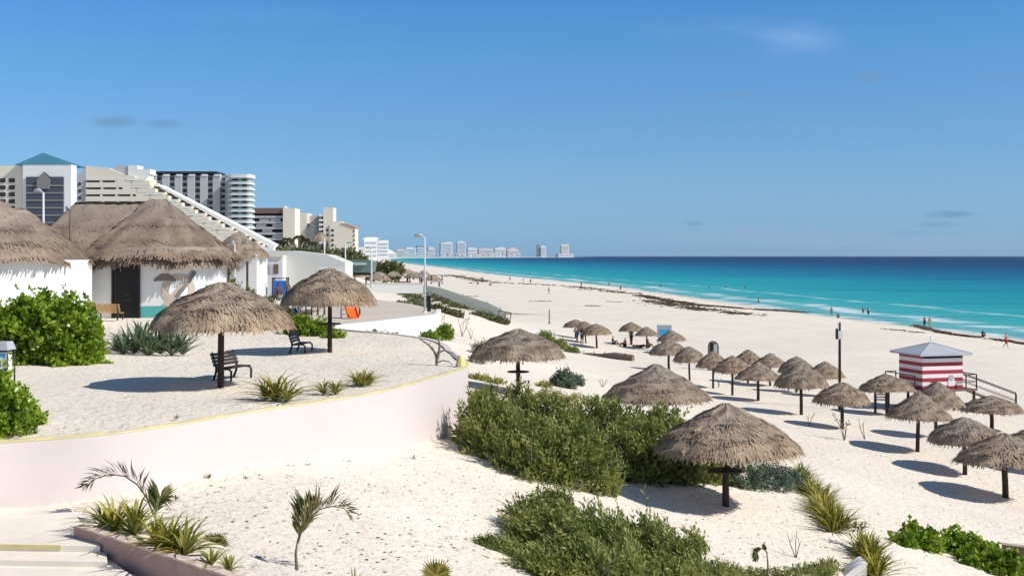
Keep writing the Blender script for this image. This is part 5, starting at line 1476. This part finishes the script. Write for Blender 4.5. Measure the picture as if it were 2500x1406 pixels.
for i, (px, by, ty, w, Y, lb) in enumerate([(990, 675, 657, 56, 330, 'far beach club shelter nearest the water, right of the dark trees'), (1012, 684, 664, 50, 270, 'far beach club shelter behind the red brown seating'), (1056, 690, 672, 46, 250, 'dark thatched shelter just right of the tall lamp'),
        (960, 680, 663, 40, 280, 'low shelter with a pale awning left of the beach club'), (880, 690, 650, 40, 150, 'grey conical thatch peak beside the green fabric roof'), (925, 694, 664, 52, 160, 'wide grey thatched roof behind the pale low wall'), (1035, 677, 660, 30, 300, 'small thatched shelter hidden behind the tall lamp')]):
    pavilion(lb, px, by, ty, w, Y, M_thatch2 if i % 2 else M_thatch, 30 + i, 450, .6, None, 'thatched shelters of the far beach club')
for i, (px, py, w, lb) in enumerate([(985, 694, 34, 'red brown lounge bed under the beach club shelters, left'), (1010, 698, 34, 'red brown lounge bed under the beach club shelters, middle'), (1066, 692, 30, 'pale topped lounge bed right of the tall lamp')]):
    Y = 230 * YS; p = W3(px, py, Y); k = Y / F
    t_ = thing('day_bed', lb, 'day bed', p, 0, 'beds of the far beach club')
    m = MB(); m.box(-w * k / 2, w * k / 2, -1, 1, .3, .65); m.obj('mattress', B_pink if i == 2 else bmat('brick_red_canvas', (.26, .10, .08)), t_, bevel=.05)
    for x_ in (-.45, .45):
        for y_ in (-.9, .9): m = MB(); m.bar((x_ * w * k, y_, -.2), (x_ * w * k, y_, 1.9), .12); m.obj('post', M_wood, t_)
    m = MB(); m.box(-w * k / 2, w * k / 2, -1.1, 1.1, 1.9, 2.0); m.obj('canopy', M_wood2, t_)
Y = 150 * YS
t_ = thing('low_wall', 'low pale wall beyond the plaza at the beach club entrance', 'wall', W3(960, 700, Y)); k = Y / F; L_ = 145 * k
m = MB(); m.box(-L_ / 2, L_ / 2, 0, .5, -1, .5); m.obj('wall_body', B_white, t_)
m = MB(); m.box(-L_ / 2 - .1, L_ / 2 + .1, -.06, .56, .5, .6); m.obj('coping', B_cream, t_)
# shade net draped over the dune slope beyond the lamp
C4 = [(985, 700), (1040, 699), (1075, 705), (1130, 722), (1190, 742), (1222, 757)]
D4 = [(990, 712), (1040, 718), (1070, 728), (1130, 750), (1190, 770), (1238, 784)]
org = G(1130, 735)
t_ = thing('shade_netting', 'long grey green netting panel sloping down the dune to a small wooden gate', 'netting', org)
m = MB(); vs = []
for a_, b_ in zip(C4, D4):
    for q_ in range(5):
        p = G(a_[0] + (b_[0] - a_[0]) * q_ / 4, a_[1] + (b_[1] - a_[1]) * q_ / 4); p.z += .22 + .05 * math.sin(q_ * 2.1 + a_[0]) + .25 * math.sin(q_ * .785); vs.append(p)
nn_ = len(C4)
vs2 = [v_ + Vector((0, 0, -.06)) for v_ in vs]
fs = [(i * 5 + j, (i + 1) * 5 + j, (i + 1) * 5 + j + 1, i * 5 + j + 1) for i in range(nn_ - 1) for j in range(4)]
fs2 = [tuple(x + nn_ * 5 for x in reversed(f)) for f in fs]
m.add(vs + vs2, fs + fs2); o = m.obj('net_panel', paint('grey_green_net', (.26, .275, .23), .9, .15, .3, .3, .1), t_); o.location = -org
for a_ in C4[1:] + D4:
    p = G(*a_); m = MB(); m.bar((p.x, p.y, p.z - .3), (p.x, p.y, p.z + .5), .1)
    o = m.obj('support_post', M_wood, t_); o.location = -org
# gate frame at its end
p = G(1232, 790); k = p.y / F
t_ = thing('gate_frame', 'small open timber gate frame at the low end of the netting', 'gate', p)
m = MB()
for a_, b_ in (((-16, 0), (-14, 32)), ((12, 0), (16, 26)), ((-14, 32), (16, 26)), ((-16, 10), (14, 8)), ((0, 5), (2, 28))): m.bar((a_[0] * k, 0, a_[1] * k), (b_[0] * k, 0, b_[1] * k), .09)
m.obj('frame', M_wood, t_)
m = MB(); m.bar((-14 * k, 0, 18 * k), (14 * k, 0, 24 * k), .06); m.obj('brace', M_wood2, t_)
# dune creepers below the netting
for i, (pts, lb) in enumerate([([(925, 704), (950, 708), (975, 713), (990, 720)], 'dark creeper strip left of the netting under the pale wall'), ([(1000, 726), (1020, 730), (1040, 738), (1010, 738)], 'olive creeper patch behind the tall lamp'),
        ([(1055, 728), (1072, 735), (1090, 742), (1105, 750)], 'olive creeper along the netting foot right of the black box'), ([(1112, 752), (1130, 758), (1148, 765), (1165, 770)], 'thick green creeper at the middle of the netting foot'), ([(1175, 772), (1192, 779), (1208, 785), (1225, 790)], 'dark creeper tongue at the low end of the netting'), ([(1030, 752), (1005, 752), (980, 748), (1060, 757)], 'sparse grey scrub just beyond the plaza edge'), ([(1068, 758), (1090, 765), (1112, 772)], 'loose olive scrub on the slope below the black box')]):
    blobs = []
    for px, py in pts:
        p = G(px, py); r_ = 15 * p.y / F * 1.2; blobs.append(((p.x, p.y, p.z), r_, r_ * 1.4, r_ * .62))
    bush('dune_creeper', lb, 'dune plant', blobs, M_leafD, 420, 8, .26, .14, .55, 1.1, (0, 0, 0), .2, 100 + i, 'creeping dune plants around the netting', None, -.05, False, .3)

# ------------------------------------------------------------------ seaweed lines and litter
def weed_line(name, label, pts, n, wid, seed, col, size=.25, th=.04):
    rs = np.random.RandomState(seed); V = []; ts = []
    P_ = [G(*p) for p in pts]; seg = np.array([[p.x, p.y] for p in P_]); cl = np.r_[0, np.cumsum(np.linalg.norm(np.diff(seg, axis=0), axis=1))]
    s = rs.rand(n) * cl[-1]; x = np.interp(s, cl, seg[:, 0]); y = np.interp(s, cl, seg[:, 1])
    clump = (np.sin(s * .31 + seed) + np.sin(s * .83) * .6 + rs.randn(n) * .5) > -.35
    x = x + rs.randn(n) * wid * (.4 + .6 * np.abs(np.sin(s * .17))); y = y + rs.randn(n) * wid
    x, y = x[clump], y[clump]; z = zt(x, y); m_ = len(x)
    a = rs.rand(m_) * 3.14; l = size * (.4 + rs.rand(m_) * 1.2); w = l * .35
    dx, dy = np.cos(a) * l, np.sin(a) * l; ex_, ey_ = -np.sin(a) * w, np.cos(a) * w
    zz = z + .02 + rs.rand(m_) * th
    V = np.stack([np.c_[x - dx, y - dy, zz - .01], np.c_[x + ex_, y + ey_, zz + th * 1.5], np.c_[x + dx, y + dy, zz - .01], np.c_[x - ex_, y - ey_, zz + th]], 1).reshape(-1, 3)
    o = mesh_np(name, V, np.arange(len(V)).reshape(-1, 4), col, None, rs.rand(m_))
    return tag(o, label, None, None, 'stuff')
M_weed = tinted('brown_seaweed', [(0, (.045, .028, .02)), (.5, (.11, .075, .05)), (1, (.24, .18, .13))], .8, .2)
weed_line('seaweed', 'washed up brown seaweed along the wet sand', [(1565, 722), (1620, 733), (1700, 745), (1790, 752), (1850, 757), (1950, 762), (2050, 771), (2120, 778), (2200, 783)], 6500, 1.3, 1, M_weed, .42, .1)
weed_line('seaweed', 'washed up brown seaweed on the drier sand', [(1590, 735), (1660, 747), (1740, 759), (1830, 768)], 1700, 2.8, 2, M_weed, .42, .06)
weed_line('seaweed', 'thick brown seaweed heap by the water', [(2238, 796), (2270, 806), (2310, 815), (2345, 820), (2400, 826), (2450, 833), (2510, 842)], 3600, .5, 3, M_weed, .3, .1)
weed_line('seaweed', 'thin seaweed streaks', [(2150, 803), (2200, 807), (2240, 812)], 300, .5, 4, M_weed, .25, .05)
weed_line('seaweed', 'far seaweed streaks', [(1100, 672), (1200, 690), (1400, 700), (1560, 720)], 900, 3, 5, M_weed, .8, .1)
for i, (pts, n, w_) in enumerate([([(1480, 736), (1520, 738)], 60, .4), ([(1290, 736), (1345, 736)], 70, .5), ([(1430, 747), (1460, 747)], 60, .4), ([(1100, 723), (1160, 724)], 120, .6)]):
    weed_line('seaweed', 'small dark smear on the open sand', pts, n, w_, 10 + i, M_weed, .35, .05)
# foreground leaf litter
rs = np.random.RandomState(5); P0 = []
while len(P0) < 3200:
    px = rs.uniform(250, 2500); py = rs.uniform(1080, 1406) if rs.rand() < .8 else rs.uniform(1000, 1100)
    if py < 1010 and px < 2000: continue
    if px < 560 and py > 1200 + (px - 180) * .33: continue
    Yq = (4.3 + 4 * max(0, (px - 700) / 1800)) * F / (py - HY); xq = (px - CX) / F * Yq
    P0.append((xq, Yq))
P0 = np.array(P0); z = zt(P0[:, 0], P0[:, 1]) + hummock(P0[:, 0], P0[:, 1]) + .006
a = rs.rand(len(P0)) * 6.28; l = .016 + .045 * rs.rand(len(P0)) ** 3
V = np.stack([np.c_[P0[:, 0] - np.cos(a) * l, P0[:, 1] - np.sin(a) * l, z], np.c_[P0[:, 0] + np.sin(a) * l * .4, P0[:, 1] - np.cos(a) * l * .4, z + .01], np.c_[P0[:, 0] + np.cos(a) * l, P0[:, 1] + np.sin(a) * l, z + .004], np.c_[P0[:, 0] - np.sin(a) * l * .4, P0[:, 1] + np.cos(a) * l * .4, z + .008]], 1).reshape(-1, 3)
tag(mesh_np('leaf_litter', V, np.arange(len(V)).reshape(-1, 4), M_dead, None, rs.rand(len(P0))), 'dry leaf and twig litter on the foreground sand', None, None, 'stuff')
P0 = np.c_[rs.uniform(-9, -1.5, 900), rs.uniform(20, 50, 900)]; P0 = np.array([p for p in P0 if p[0] < np.interp(p[1], [q[1] for q in E], [q[0] for q in E]) - .3])
z = zter(0, P0[:, 1]) + hummock(P0[:, 0], P0[:, 1]) * .8 + .008; a = rs.rand(len(P0)) * 6.28; l = .018 + .035 * rs.rand(len(P0)) ** 2
V = np.stack([np.c_[P0[:, 0] - np.cos(a) * l, P0[:, 1] - np.sin(a) * l, z], np.c_[P0[:, 0] + np.sin(a) * l * .4, P0[:, 1] - np.cos(a) * l * .4, z + .01], np.c_[P0[:, 0] + np.cos(a) * l, P0[:, 1] + np.sin(a) * l, z + .004], np.c_[P0[:, 0] - np.sin(a) * l * .4, P0[:, 1] + np.cos(a) * l * .4, z + .008]], 1).reshape(-1, 3)
tag(mesh_np('leaf_litter', V, np.arange(len(V)).reshape(-1, 4), M_dead, None, rs.rand(len(P0))), 'dry litter on the terrace sand', None, None, 'stuff')

# ------------------------------------------------------------------ people
SKEL = {
 'stand': dict(v=[(0, 0, .92), (0, 0, 1.15), (0, 0, 1.42), (0, 0, 1.50), (0, -.01, 1.60), (0, -.01, 1.70), (-.18, 0, 1.40), (-.24, .02, 1.14), (-.25, -.06, .88), (.18, 0, 1.40), (.25, .02, 1.14), (.24, -.06, .88), (-.09, 0, .88), (-.10, -.02, .48), (-.10, .02, .07), (-.10, -.12, .03), (.09, 0, .88), (.11, .0, .48), (.12, .02, .07), (.12, -.12, .03)]),
 'walk': dict(v=[(0, 0, .90), (0, -.02, 1.14), (0, -.04, 1.40), (0, -.05, 1.48), (0, -.07, 1.58), (0, -.07, 1.68), (-.18, -.03, 1.38), (-.23, .12, 1.14), (-.23, .10, .90), (.18, -.03, 1.38), (.24, -.14, 1.15), (.23, -.30, .97), (-.09, 0, .87), (-.10, -.17, .50), (-.10, -.22, .07), (-.10, -.36, .05), (.09, 0, .87), (.10, .06, .48), (.10, .30, .12), (.10, .22, .03)]),
 'sit': dict(v=[(0, 0, .12), (0, .06, .34), (0, .04, .60), (0, .03, .68), (0, 0, .78), (0, 0, .88), (-.18, .04, .58), (-.25, -.06, .38), (-.14, -.26, .36), (.18, .04, .58), (.25, -.06, .38), (.14, -.26, .36), (-.09, -.04, .12), (-.13, -.36, .42), (-.12, -.58, .08), (-.12, -.70, .04), (.09, -.04, .12), (.13, -.36, .42), (.12, -.58, .08), (.12, -.70, .04)]),
 'lie': dict(v=[(0, 0, .14), (0, .24, .15), (0, .50, .17), (0, .58, .18), (0, .68, .20), (0, .78, .20), (-.18, .48, .16), (-.30, .62, .10), (-.16, .80, .12), (.18, .48, .16), (.27, .26, .08), (.27, .04, .06), (-.09, -.04, .13), (-.11, -.40, .30), (-.11, -.74, .08), (-.11, -.86, .10), (.09, -.04, .13), (.11, -.46, .13), (.12, -.88, .08), (.12, -.95, .16)])}
EDG = [(0, 1), (1, 2), (2, 3), (3, 4), (4, 5), (2, 6), (6, 7), (7, 8), (2, 9), (9, 10), (10, 11), (0, 12), (12, 13), (13, 14), (14, 15), (0, 16), (16, 17), (17, 18), (18, 19)]
RD = [.13, .12, .13, .055, .085, .075, .055, .042, .03, .055, .042, .03, .085, .06, .04, .03, .085, .06, .04, .03]
def skinned(name, vs, es, rd, sub=1):
    me = bpy.data.meshes.new(name); me.from_pydata(vs, es, []); ob = bpy.data.objects.new(name, me); COL.objects.link(ob)
    md = ob.modifiers.new('skin', 'SKIN'); md.use_smooth_shade = True
    for i, r_ in enumerate(rd): me.skin_vertices[0].data[i].radius = (r_, r_)
    me.skin_vertices[0].data[0].use_root = True
    s_ = ob.modifiers.new('sub', 'SUBSURF'); s_.levels = sub; s_.render_levels = sub
    dg = bpy.context.evaluated_depsgraph_get(); dg.update()
    out = bpy.data.meshes.new_from_object(ob.evaluated_get(dg)); out.name = name
    bpy.data.objects.remove(ob)
    return out
def sub_sk(pose, idx, rs_):
    v = SKEL[pose]['v']; mp = {k: i for i, k in enumerate(idx)}
    return [v[k] for k in idx], [(mp[a], mp[b]) for a, b in EDG if a in mp and b in mp], rs_
BODY = {}
for ps in SKEL:
    BODY[ps] = dict(body=skinned('body', SKEL[ps]['v'], EDG, RD, 2),
        shirt=skinned('shirt', *sub_sk(ps, [1, 2, 6, 7, 9, 10], [.135, .145, .075, .055, .075, .055])),
        shorts=skinned('shorts', *sub_sk(ps, [0, 12, 13, 16, 17], [.145, .10, .075, .10, .075])),
        hair=skinned('hair', [tuple(Vector(SKEL[ps]['v'][4]) + Vector((0, .02, .03))), tuple(Vector(SKEL[ps]['v'][5]) + Vector((0, .012, .01)))], [(0, 1)], [.092, .085]))
def flat(n_, c): return paint(n_, c, .8, .08, 6, 0)
SKIN = [flat('tanned_skin', (.32, .17, .10)), flat('light_skin', (.50, .30, .21)), flat('dark_skin', (.12, .06, .04))]
HAIR = flat('dark_hair', (.015, .01, .008))
CL = {'black': (.015, .015, .018), 'white': (.72, .72, .70), 'red': (.45, .03, .03), 'blue': (.03, .10, .35), 'yellow': (.70, .50, .04), 'green': (.05, .2, .08), 'grey': (.2, .2, .21), 'orange': (.7, .2, .03), 'pink': (.65, .2, .3)}
CL = {k: flat(k + '_cloth', v) for k, v in CL.items()}
def person(px, py, pose, rz, label, shirt=None, shorts='black', skin=0, s=1.0, z=None, group=None, umb=None):
    p = G(px, py)
    if z is not None:
        Y = (ZC - z) * F / (py - HY); p = Vector(((px - CX) / F * Y, Y, z))
    t_ = thing('person', label, 'person', p, rz, group); t_.scale = (s, s, s)
    for nm, mt in (('body', SKIN[skin]), ('hair', HAIR), ('shorts', CL[shorts]), ('shirt', CL[shirt] if shirt else None)):
        if mt is None: continue
        o = bpy.data.objects.new(nm, BODY[pose][nm]); link(o, t_)
        if not BODY[pose][nm].materials: BODY[pose][nm].materials.append(mt)
        o.material_slots[0].link = 'OBJECT'; o.material_slots[0].material = mt
PE = [(1409, 836, 'stand', 1.0, 'person in a white shirt under the leftmost far umbrella', 'white', 'blue', 0),
 (1421, 841, 'stand', 2.5, 'person in black standing between the posts of the leftmost far trio', 'black', 'black', 2),
 (1541, 842, 'stand', 0.5, 'person in black standing at the post of the far umbrella left of the blue panel', 'black', 'black', 2),
 (1497, 841, 'sit', 1.4, 'person in black lounging on the sand between the two far umbrella groups', 'black', 'black', 0),
 (1526, 846, 'sit', -1.2, 'person in grey sitting on the sand left of the standing figure in black', 'grey', 'black', 0),
 (1563, 848, 'lie', 1.4, 'person in dark swimwear lying on the sand by the far umbrellas', None, 'black', 0),
 (1582, 849, 'sit', 2.0, 'person in green sitting at the post left of the blue panel', 'green', 'black', 0),
 (2030, 772, 'stand', 0, 'person with bare torso and grey shorts standing on the seaweed line at the water', None, 'grey', 0),
 (2046, 776, 'sit', 0, 'person in black sitting on the seaweed just right of the standing one', 'black', 'black', 0),
 (2107, 771, 'stand', 1, 'person in black wading near the shore, left of a pair', 'black', 'black', 0),
 (2120, 774, 'stand', 2, 'person in a white cap and black wading near the shore, right of a pair', 'white', 'black', 0),
 (2257, 800, 'stand', .4, 'person in grey standing at the thick seaweed heap by the water', 'grey', 'black', 0),
 (2270, 801, 'stand', 0, 'person in yellow standing at the thick seaweed heap by the water', 'yellow', 'yellow', 1),
 (2400, 822, 'sit', 0, 'person in black sitting at the water edge near the right side', 'black', 'black', 2),
 (2456, 850, 'walk', 1, 'person in red shorts walking on the sand at the right side', None, 'red', 1),
 (1852, 746, 'stand', 1, 'person in red in the shallows above the seaweed line', 'red', 'red', 0),
 (1487, 699, 'stand', 1, 'person in dark clothes at the waterline left of the broad foam', 'grey', 'black', 0),
 (1515, 712, 'walk', 1, 'person in pink walking on the wet sand left of the seaweed', 'pink', 'black', 0),
 (1613, 704, 'stand', 1, 'person swimming stance in black in the surf above the seaweed start', None, 'black', 0),
 (1732, 709, 'stand', 1, 'leftmost bather of the group wading in the middle shallows', None, 'blue', 0),
 (1772, 706, 'stand', 1, 'second bather of the group wading in the middle shallows', None, 'black', 1),
 (1819, 708, 'stand', 1, 'rightmost bather of the group wading in the middle shallows', None, 'black', 0),
 (1295, 694, 'walk', 1, 'person in red walking on the far sand', 'red', 'black', 0),
 (1278, 694, 'stand', 1, 'person in pink standing left of the far walker in red', 'pink', 'white', 1),
 (1245, 687, 'stand', 1, 'person in grey at the far waterline right of the cluster of sunbathers', 'grey', 'black', 0),
 (1165, 694, 'sit', 1, 'person in orange sitting in the far cluster on the beach', 'orange', 'black', 0),
 (1150, 692, 'lie', 1, 'person sunbathing at the left of the far cluster', None, 'red', 1),
 (1178, 690, 'stand', 1, 'person in green standing in the far cluster on the beach', 'green', 'black', 0),
 (1196, 697, 'sit', 1, 'person in red sitting at the right of the far cluster', 'red', 'black', 0),
 (1419, 702, 'stand', 1, 'person in black on the sand near the far white foam line', 'black', 'black', 0),
 (1340, 718, 'stand', 1, 'person in white alone on the wide empty sand', 'white', 'grey', 1)]
for px, py, ps, rz, lb, sh_, so_, sk in PE:
    s_ = 1.0 if py > 760 else 1.15
    z = None
    if lb.find('wading') > 0 or 'surf' in lb or 'shallows' in lb: z = -.55; s_ = 1.1
    person(px, py, ps, rz, lb, sh_, so_, sk, s_, z)
# child near the playground
p = Vector((-13.9, 58.5 * YS, PLZ))
t_ = thing('person', 'person in brown standing beside the blue play box', 'person', p, 1)
for nm, mt in (('body', SKIN[2]), ('hair', HAIR), ('shorts', CL['grey']), ('shirt', flat('brown_cloth', (.12, .07, .05)))):
    o = bpy.data.objects.new(nm, BODY['stand'][nm]); link(o, t_); o.material_slots[0].link = 'OBJECT'; o.material_slots[0].material = mt

# ------------------------------------------------------------------ sun, sky, haze
az = math.atan2(-.31, .95)      # direction towards the sun on the ground plane
el = rad(41)
sd = Vector((math.cos(az) * math.cos(el), math.sin(az) * math.cos(el), math.sin(el)))
L = bpy.data.lights.new('sun', 'SUN'); L.energy = 4.2; L.angle = rad(.53); L.color = (1, .955, .88)
lo_ = bpy.data.objects.new('sun', L); COL.objects.link(lo_); lo_.location = (60, -20, 60)
lo_.rotation_euler = (-sd).to_track_quat('-Z', 'Y').to_euler()
w = bpy.data.worlds.new('World'); SC.world = w; w.use_nodes = True
nt = w.node_tree; bg = nt.nodes['Background']
sky = nt.nodes.new('ShaderNodeTexSky'); sky.sky_type = 'NISHITA'; sky.sun_disc = False
sky.sun_elevation = el
# node convention: rotation 0 puts the sun on +Y, growing clockwise seen from above
sky.sun_rotation = math.atan2(sd.x, sd.y)
sky.altitude = 0; sky.air_density = 1.0; sky.dust_density = .25; sky.ozone_density = 2.2
tc = nt.nodes.new('ShaderNodeTexCoord'); sp_ = nt.nodes.new('ShaderNodeSeparateXYZ'); nt.links.new(tc.outputs['Generated'], sp_.inputs[0])
def wm(op, a, b=0.0, clamp=False):
    nd = nt.nodes.new('ShaderNodeMath'); nd.operation = op; nd.use_clamp = clamp
    for i, v in enumerate((a, b)):
        if isinstance(v, (int, float)): nd.inputs[i].default_value = v
        else: nt.links.new(v, nd.inputs[i])
    return nd.outputs[0]
def wnoise(sc, detail=6):
    mp = nt.nodes.new('ShaderNodeMapping'); mp.inputs['Scale'].default_value = sc; nt.links.new(tc.outputs['Generated'], mp.inputs[0])
    nz = nt.nodes.new('ShaderNodeTexNoise'); nz.inputs['Scale'].default_value = 1; nz.inputs['Detail'].default_value = detail; nt.links.new(mp.outputs[0], nz.inputs['Vector']); return nz.outputs['Fac']
def wramp(f, st):
    r_ = nt.nodes.new('ShaderNodeValToRGB'); e_ = r_.color_ramp.elements
    while len(e_) < len(st): e_.new(.5)
    for i, (p_, c) in enumerate(st): e_[i].position = p_; e_[i].color = (*((c,) * 3 if isinstance(c, (int, float)) else c), 1)
    nt.links.new(f, r_.inputs[0]); return r_.outputs[0]
def wmix(f, a, b, typ='MIX'):
    nd = nt.nodes.new('ShaderNodeMix'); nd.data_type = 'RGBA'; nd.blend_type = typ
    for s_, v in ((0, f), (6, a), (7, b)):
        if isinstance(v, (int, float)): nd.inputs[s_].default_value = v
        elif isinstance(v, tuple): nd.inputs[s_].default_value = (*v, 1)
        else: nt.links.new(v, nd.inputs[s_])
    return nd.outputs[2]
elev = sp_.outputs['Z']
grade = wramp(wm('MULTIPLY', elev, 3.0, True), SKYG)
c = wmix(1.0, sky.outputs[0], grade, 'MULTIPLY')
# small clouds and wisps at their bearings and heights above the horizon
uu = wm('DIVIDE', sp_.outputs['X'], wm('MAXIMUM', sp_.outputs['Y'], .05)); vv_ = wm('DIVIDE', sp_.outputs['Z'], wm('MAXIMUM', sp_.outputs['Y'], .05))
front = wm('GREATER_THAN', sp_.outputs['Y'], .1)
cn = wramp(wnoise((28, 28, 160), 6), [(.30, 0.0), (.50, 1.0)]); cn2 = wramp(wnoise((14, 14, 60), 8), [(.38, 0.0), (.72, 1.0)])
def cloud(c, px, py, rx, ry, k, colr, nz):
    du = wm('DIVIDE', wm('SUBTRACT', uu, (px - 1250) / 3000), rx / 3000); dv = wm('DIVIDE', wm('SUBTRACT', vv_, (625 - py) / 3000), ry / 3000)
    m_ = wm('SUBTRACT', 1.0, wm('ADD', wm('MULTIPLY', du, du), wm('MULTIPLY', dv, dv)), True)
    return wmix(wm('MULTIPLY', wm('MULTIPLY', m_, front), wm('MULTIPLY', nz, k)), c, colr)
DK = (1.05, 2.05, 3.3)
for q_ in ((275, 297, 75, 18, .75, DK), (398, 303, 60, 13, .7, DK), (2320, 524, 75, 11, .9, DK), (2295, 549, 65, 9, .7, DK), (1697, 546, 26, 9, .8, DK), (2120, 188, 40, 20, .55, DK), (1790, 232, 80, 10, .5, DK), (2450, 186, 90, 14, .6, DK), (2210, 572, 60, 9, .6, DK), (1860, 578, 420, 30, .8, CLD), (2280, 596, 460, 34, .9, CLD), (2440, 570, 90, 10, .6, CLD)):
    c = cloud(c, *q_[:5], q_[5], cn)
for q_ in ((1960, 100, 130, 60, .5, WSP), (1800, 70, 330, 40, .22, WSP), (2100, 60, 160, 30, .2, WSP), (650, 35, 350, 30, .12, WSP)):
    c = cloud(c, *q_[:5], q_[5], cn2)
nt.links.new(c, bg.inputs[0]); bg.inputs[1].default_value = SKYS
SC.view_settings.view_transform = 'Standard'; SC.view_settings.look = 'None'; SC.view_settings.exposure = EXPO; SC.view_settings.gamma = 1
if HAZE:
    m = MB(); m.box(-9000, 47000, -700, 31000, -3.5, 130)
    hz_ = m.obj('haze', None)
    hm = bpy.data.materials.new('haze'); hm.use_nodes = True; hn = hm.node_tree; hn.nodes.clear()
    ou = hn.nodes.new('ShaderNodeOutputMaterial'); pv = hn.nodes.new('ShaderNodeVolumePrincipled')
    pv.inputs['Color'].default_value = (.86, .92, 1, 1); pv.inputs['Density'].default_value = HAZE; pv.inputs['Anisotropy'].default_value = .3
    hn.links.new(pv.outputs[0], ou.inputs['Volume']); hz_.data.materials.clear(); hz_.data.materials.append(hm)
    tag(hz_, 'thin sea haze in the air', None, None, 'stuff')
SC.cycles.max_bounces = 6; SC.cycles.transparent_max_bounces = 8; SC.cycles.use_denoising = True
